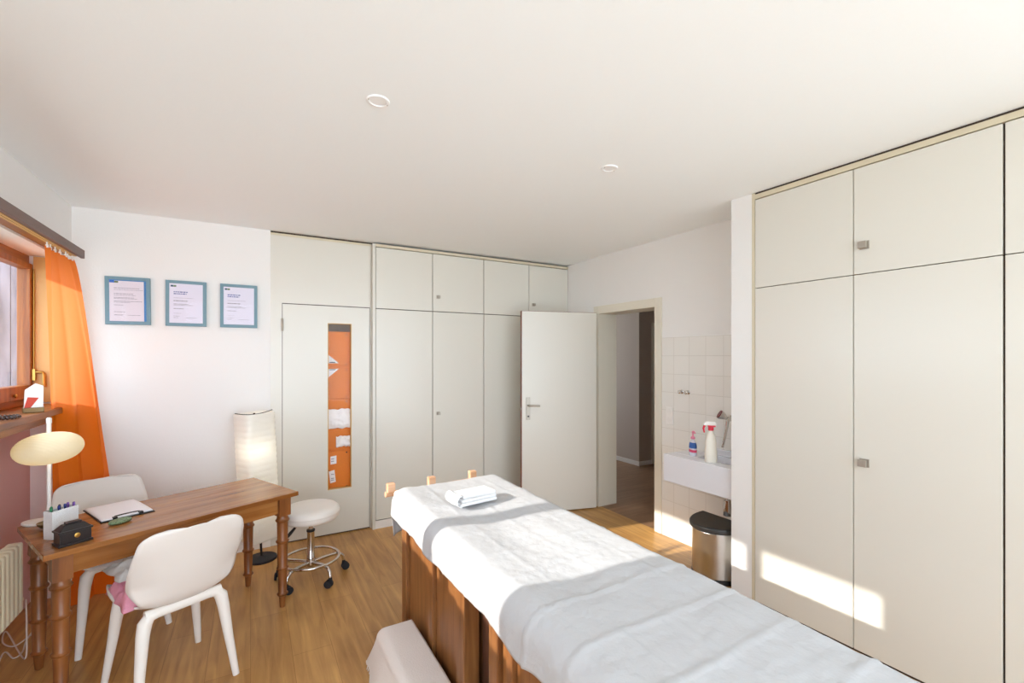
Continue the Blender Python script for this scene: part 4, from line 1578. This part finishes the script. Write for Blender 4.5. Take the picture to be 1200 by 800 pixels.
# soap and spray bottles on the sink rim
sb = thing('soap_bottle', 'clear soap pump bottle with a pink pump and blue label on the sink', 'soap bottle', (2.925, 2.305, SZ1 + 0.001), math.radians(60))
bm = new()
lathe(bm, [(0.036, 0.0), (0.040, 0.006), (0.041, 0.06), (0.037, 0.085), (0.024, 0.108), (0.012, 0.116), (0.012, 0.122)], 28, sy=0.62)
obj('bottle', bm, 'soap', sb)
bm = new()
lathe(bm, [(0.0415, 0.025), (0.0415, 0.045)], 28, sy=0.63, cap=False)
obj('red_label', bm, 'labelred', sb)
bm = new()
lathe(bm, [(0.0412, 0.056), (0.0405, 0.07), (0.0375, 0.086), (0.031, 0.098)], 28, sy=0.64, cap=False)
obj('blue_label', bm, 'labelblue', sb)
bm = new()
lathe(bm, [(0.015, 0.1225), (0.016, 0.126), (0.016, 0.138), (0.008, 0.142), (0.006, 0.15), (0.006, 0.172)], 18)
tube(bm, [(0, 0, 0.176), (-0.02, 0, 0.179), (-0.042, 0, 0.172)], [0.009, 0.008, 0.005], 10)
obj('pump', bm, 'pink', sb)
bt = thing('cleaning_spray', 'milky spray bottle with a red and white trigger on the sink', 'spray bottle', (2.838, 2.085, SZ1 + 0.001), math.radians(140))
bm = new()
lathe(bm, [(0.038, 0.0), (0.042, 0.006), (0.042, 0.08), (0.036, 0.11), (0.038, 0.14), (0.03, 0.19), (0.016, 0.215), (0.014, 0.225)], 28, sy=0.66)
obj('bottle', bm, 'spray', bt)
bm = new()
lathe(bm, [(0.018, 0.2255), (0.019, 0.23), (0.018, 0.25)], 20)
box(bm, -0.03, 0.02, -0.012, 0.012, 0.2502, 0.262)
tr = obj('red_collar', bm, 'red', bt, smooth=False, bevel=0.002)
bm = new()
prism(bm, [(-0.035, 0.2625), (0.05, 0.2625), (0.05, 0.275), (0.03, 0.29), (-0.03, 0.285)], -0.013, 0.013, Matrix.Rotation(PI / 2, 4, 'X'))
obj('white_head', bm, 'white', tr, smooth=False, bevel=0.003)
bm = new()
tube(bm, [(0.042, 0, 0.261), (0.05, 0, 0.24), (0.044, 0, 0.21)], [0.008, 0.007, 0.005], 8)
obj('trigger', bm, 'red', tr)

# step bin
bn = thing('pedal_bin', 'steel pedal bin with a black half-round lid in front of the tiled niche', 'bin', (2.975, 2.06, 0))
def dpoly(w, d, ins=0.0, n=26):
    """flat back at x=0, round front towards -x"""
    pts = []
    for i in range(n + 1):
        a = -PI / 2 + PI * i / n
        pts.append((-(d - ins) * abs(math.cos(a)) ** 0.85, -(w - ins) * math.sin(a)))
    return pts
bm = new()
prism(bm, dpoly(0.19, 0.285, 0.008), 0.03, 0.345)
obj('steel_body', bm, 'steel', bn, bevel=0.006)
bm = new()
prism(bm, dpoly(0.19, 0.285, 0.004), 0.001, 0.0298)
obj('base_ring', bm, 'blackpl', bn)
bm = new()
prism(bm, dpoly(0.197, 0.297, 0.0), 0.3455, 0.385)
ld = obj('lid', bm, 'lid', bn, bevel=0.012, seg=4)
bm = new()
box(bm, -0.335, -0.27, -0.045, 0.045, 0.012, 0.022)
obj('pedal', bm, 'blackpl', bn, smooth=False, bevel=0.004)
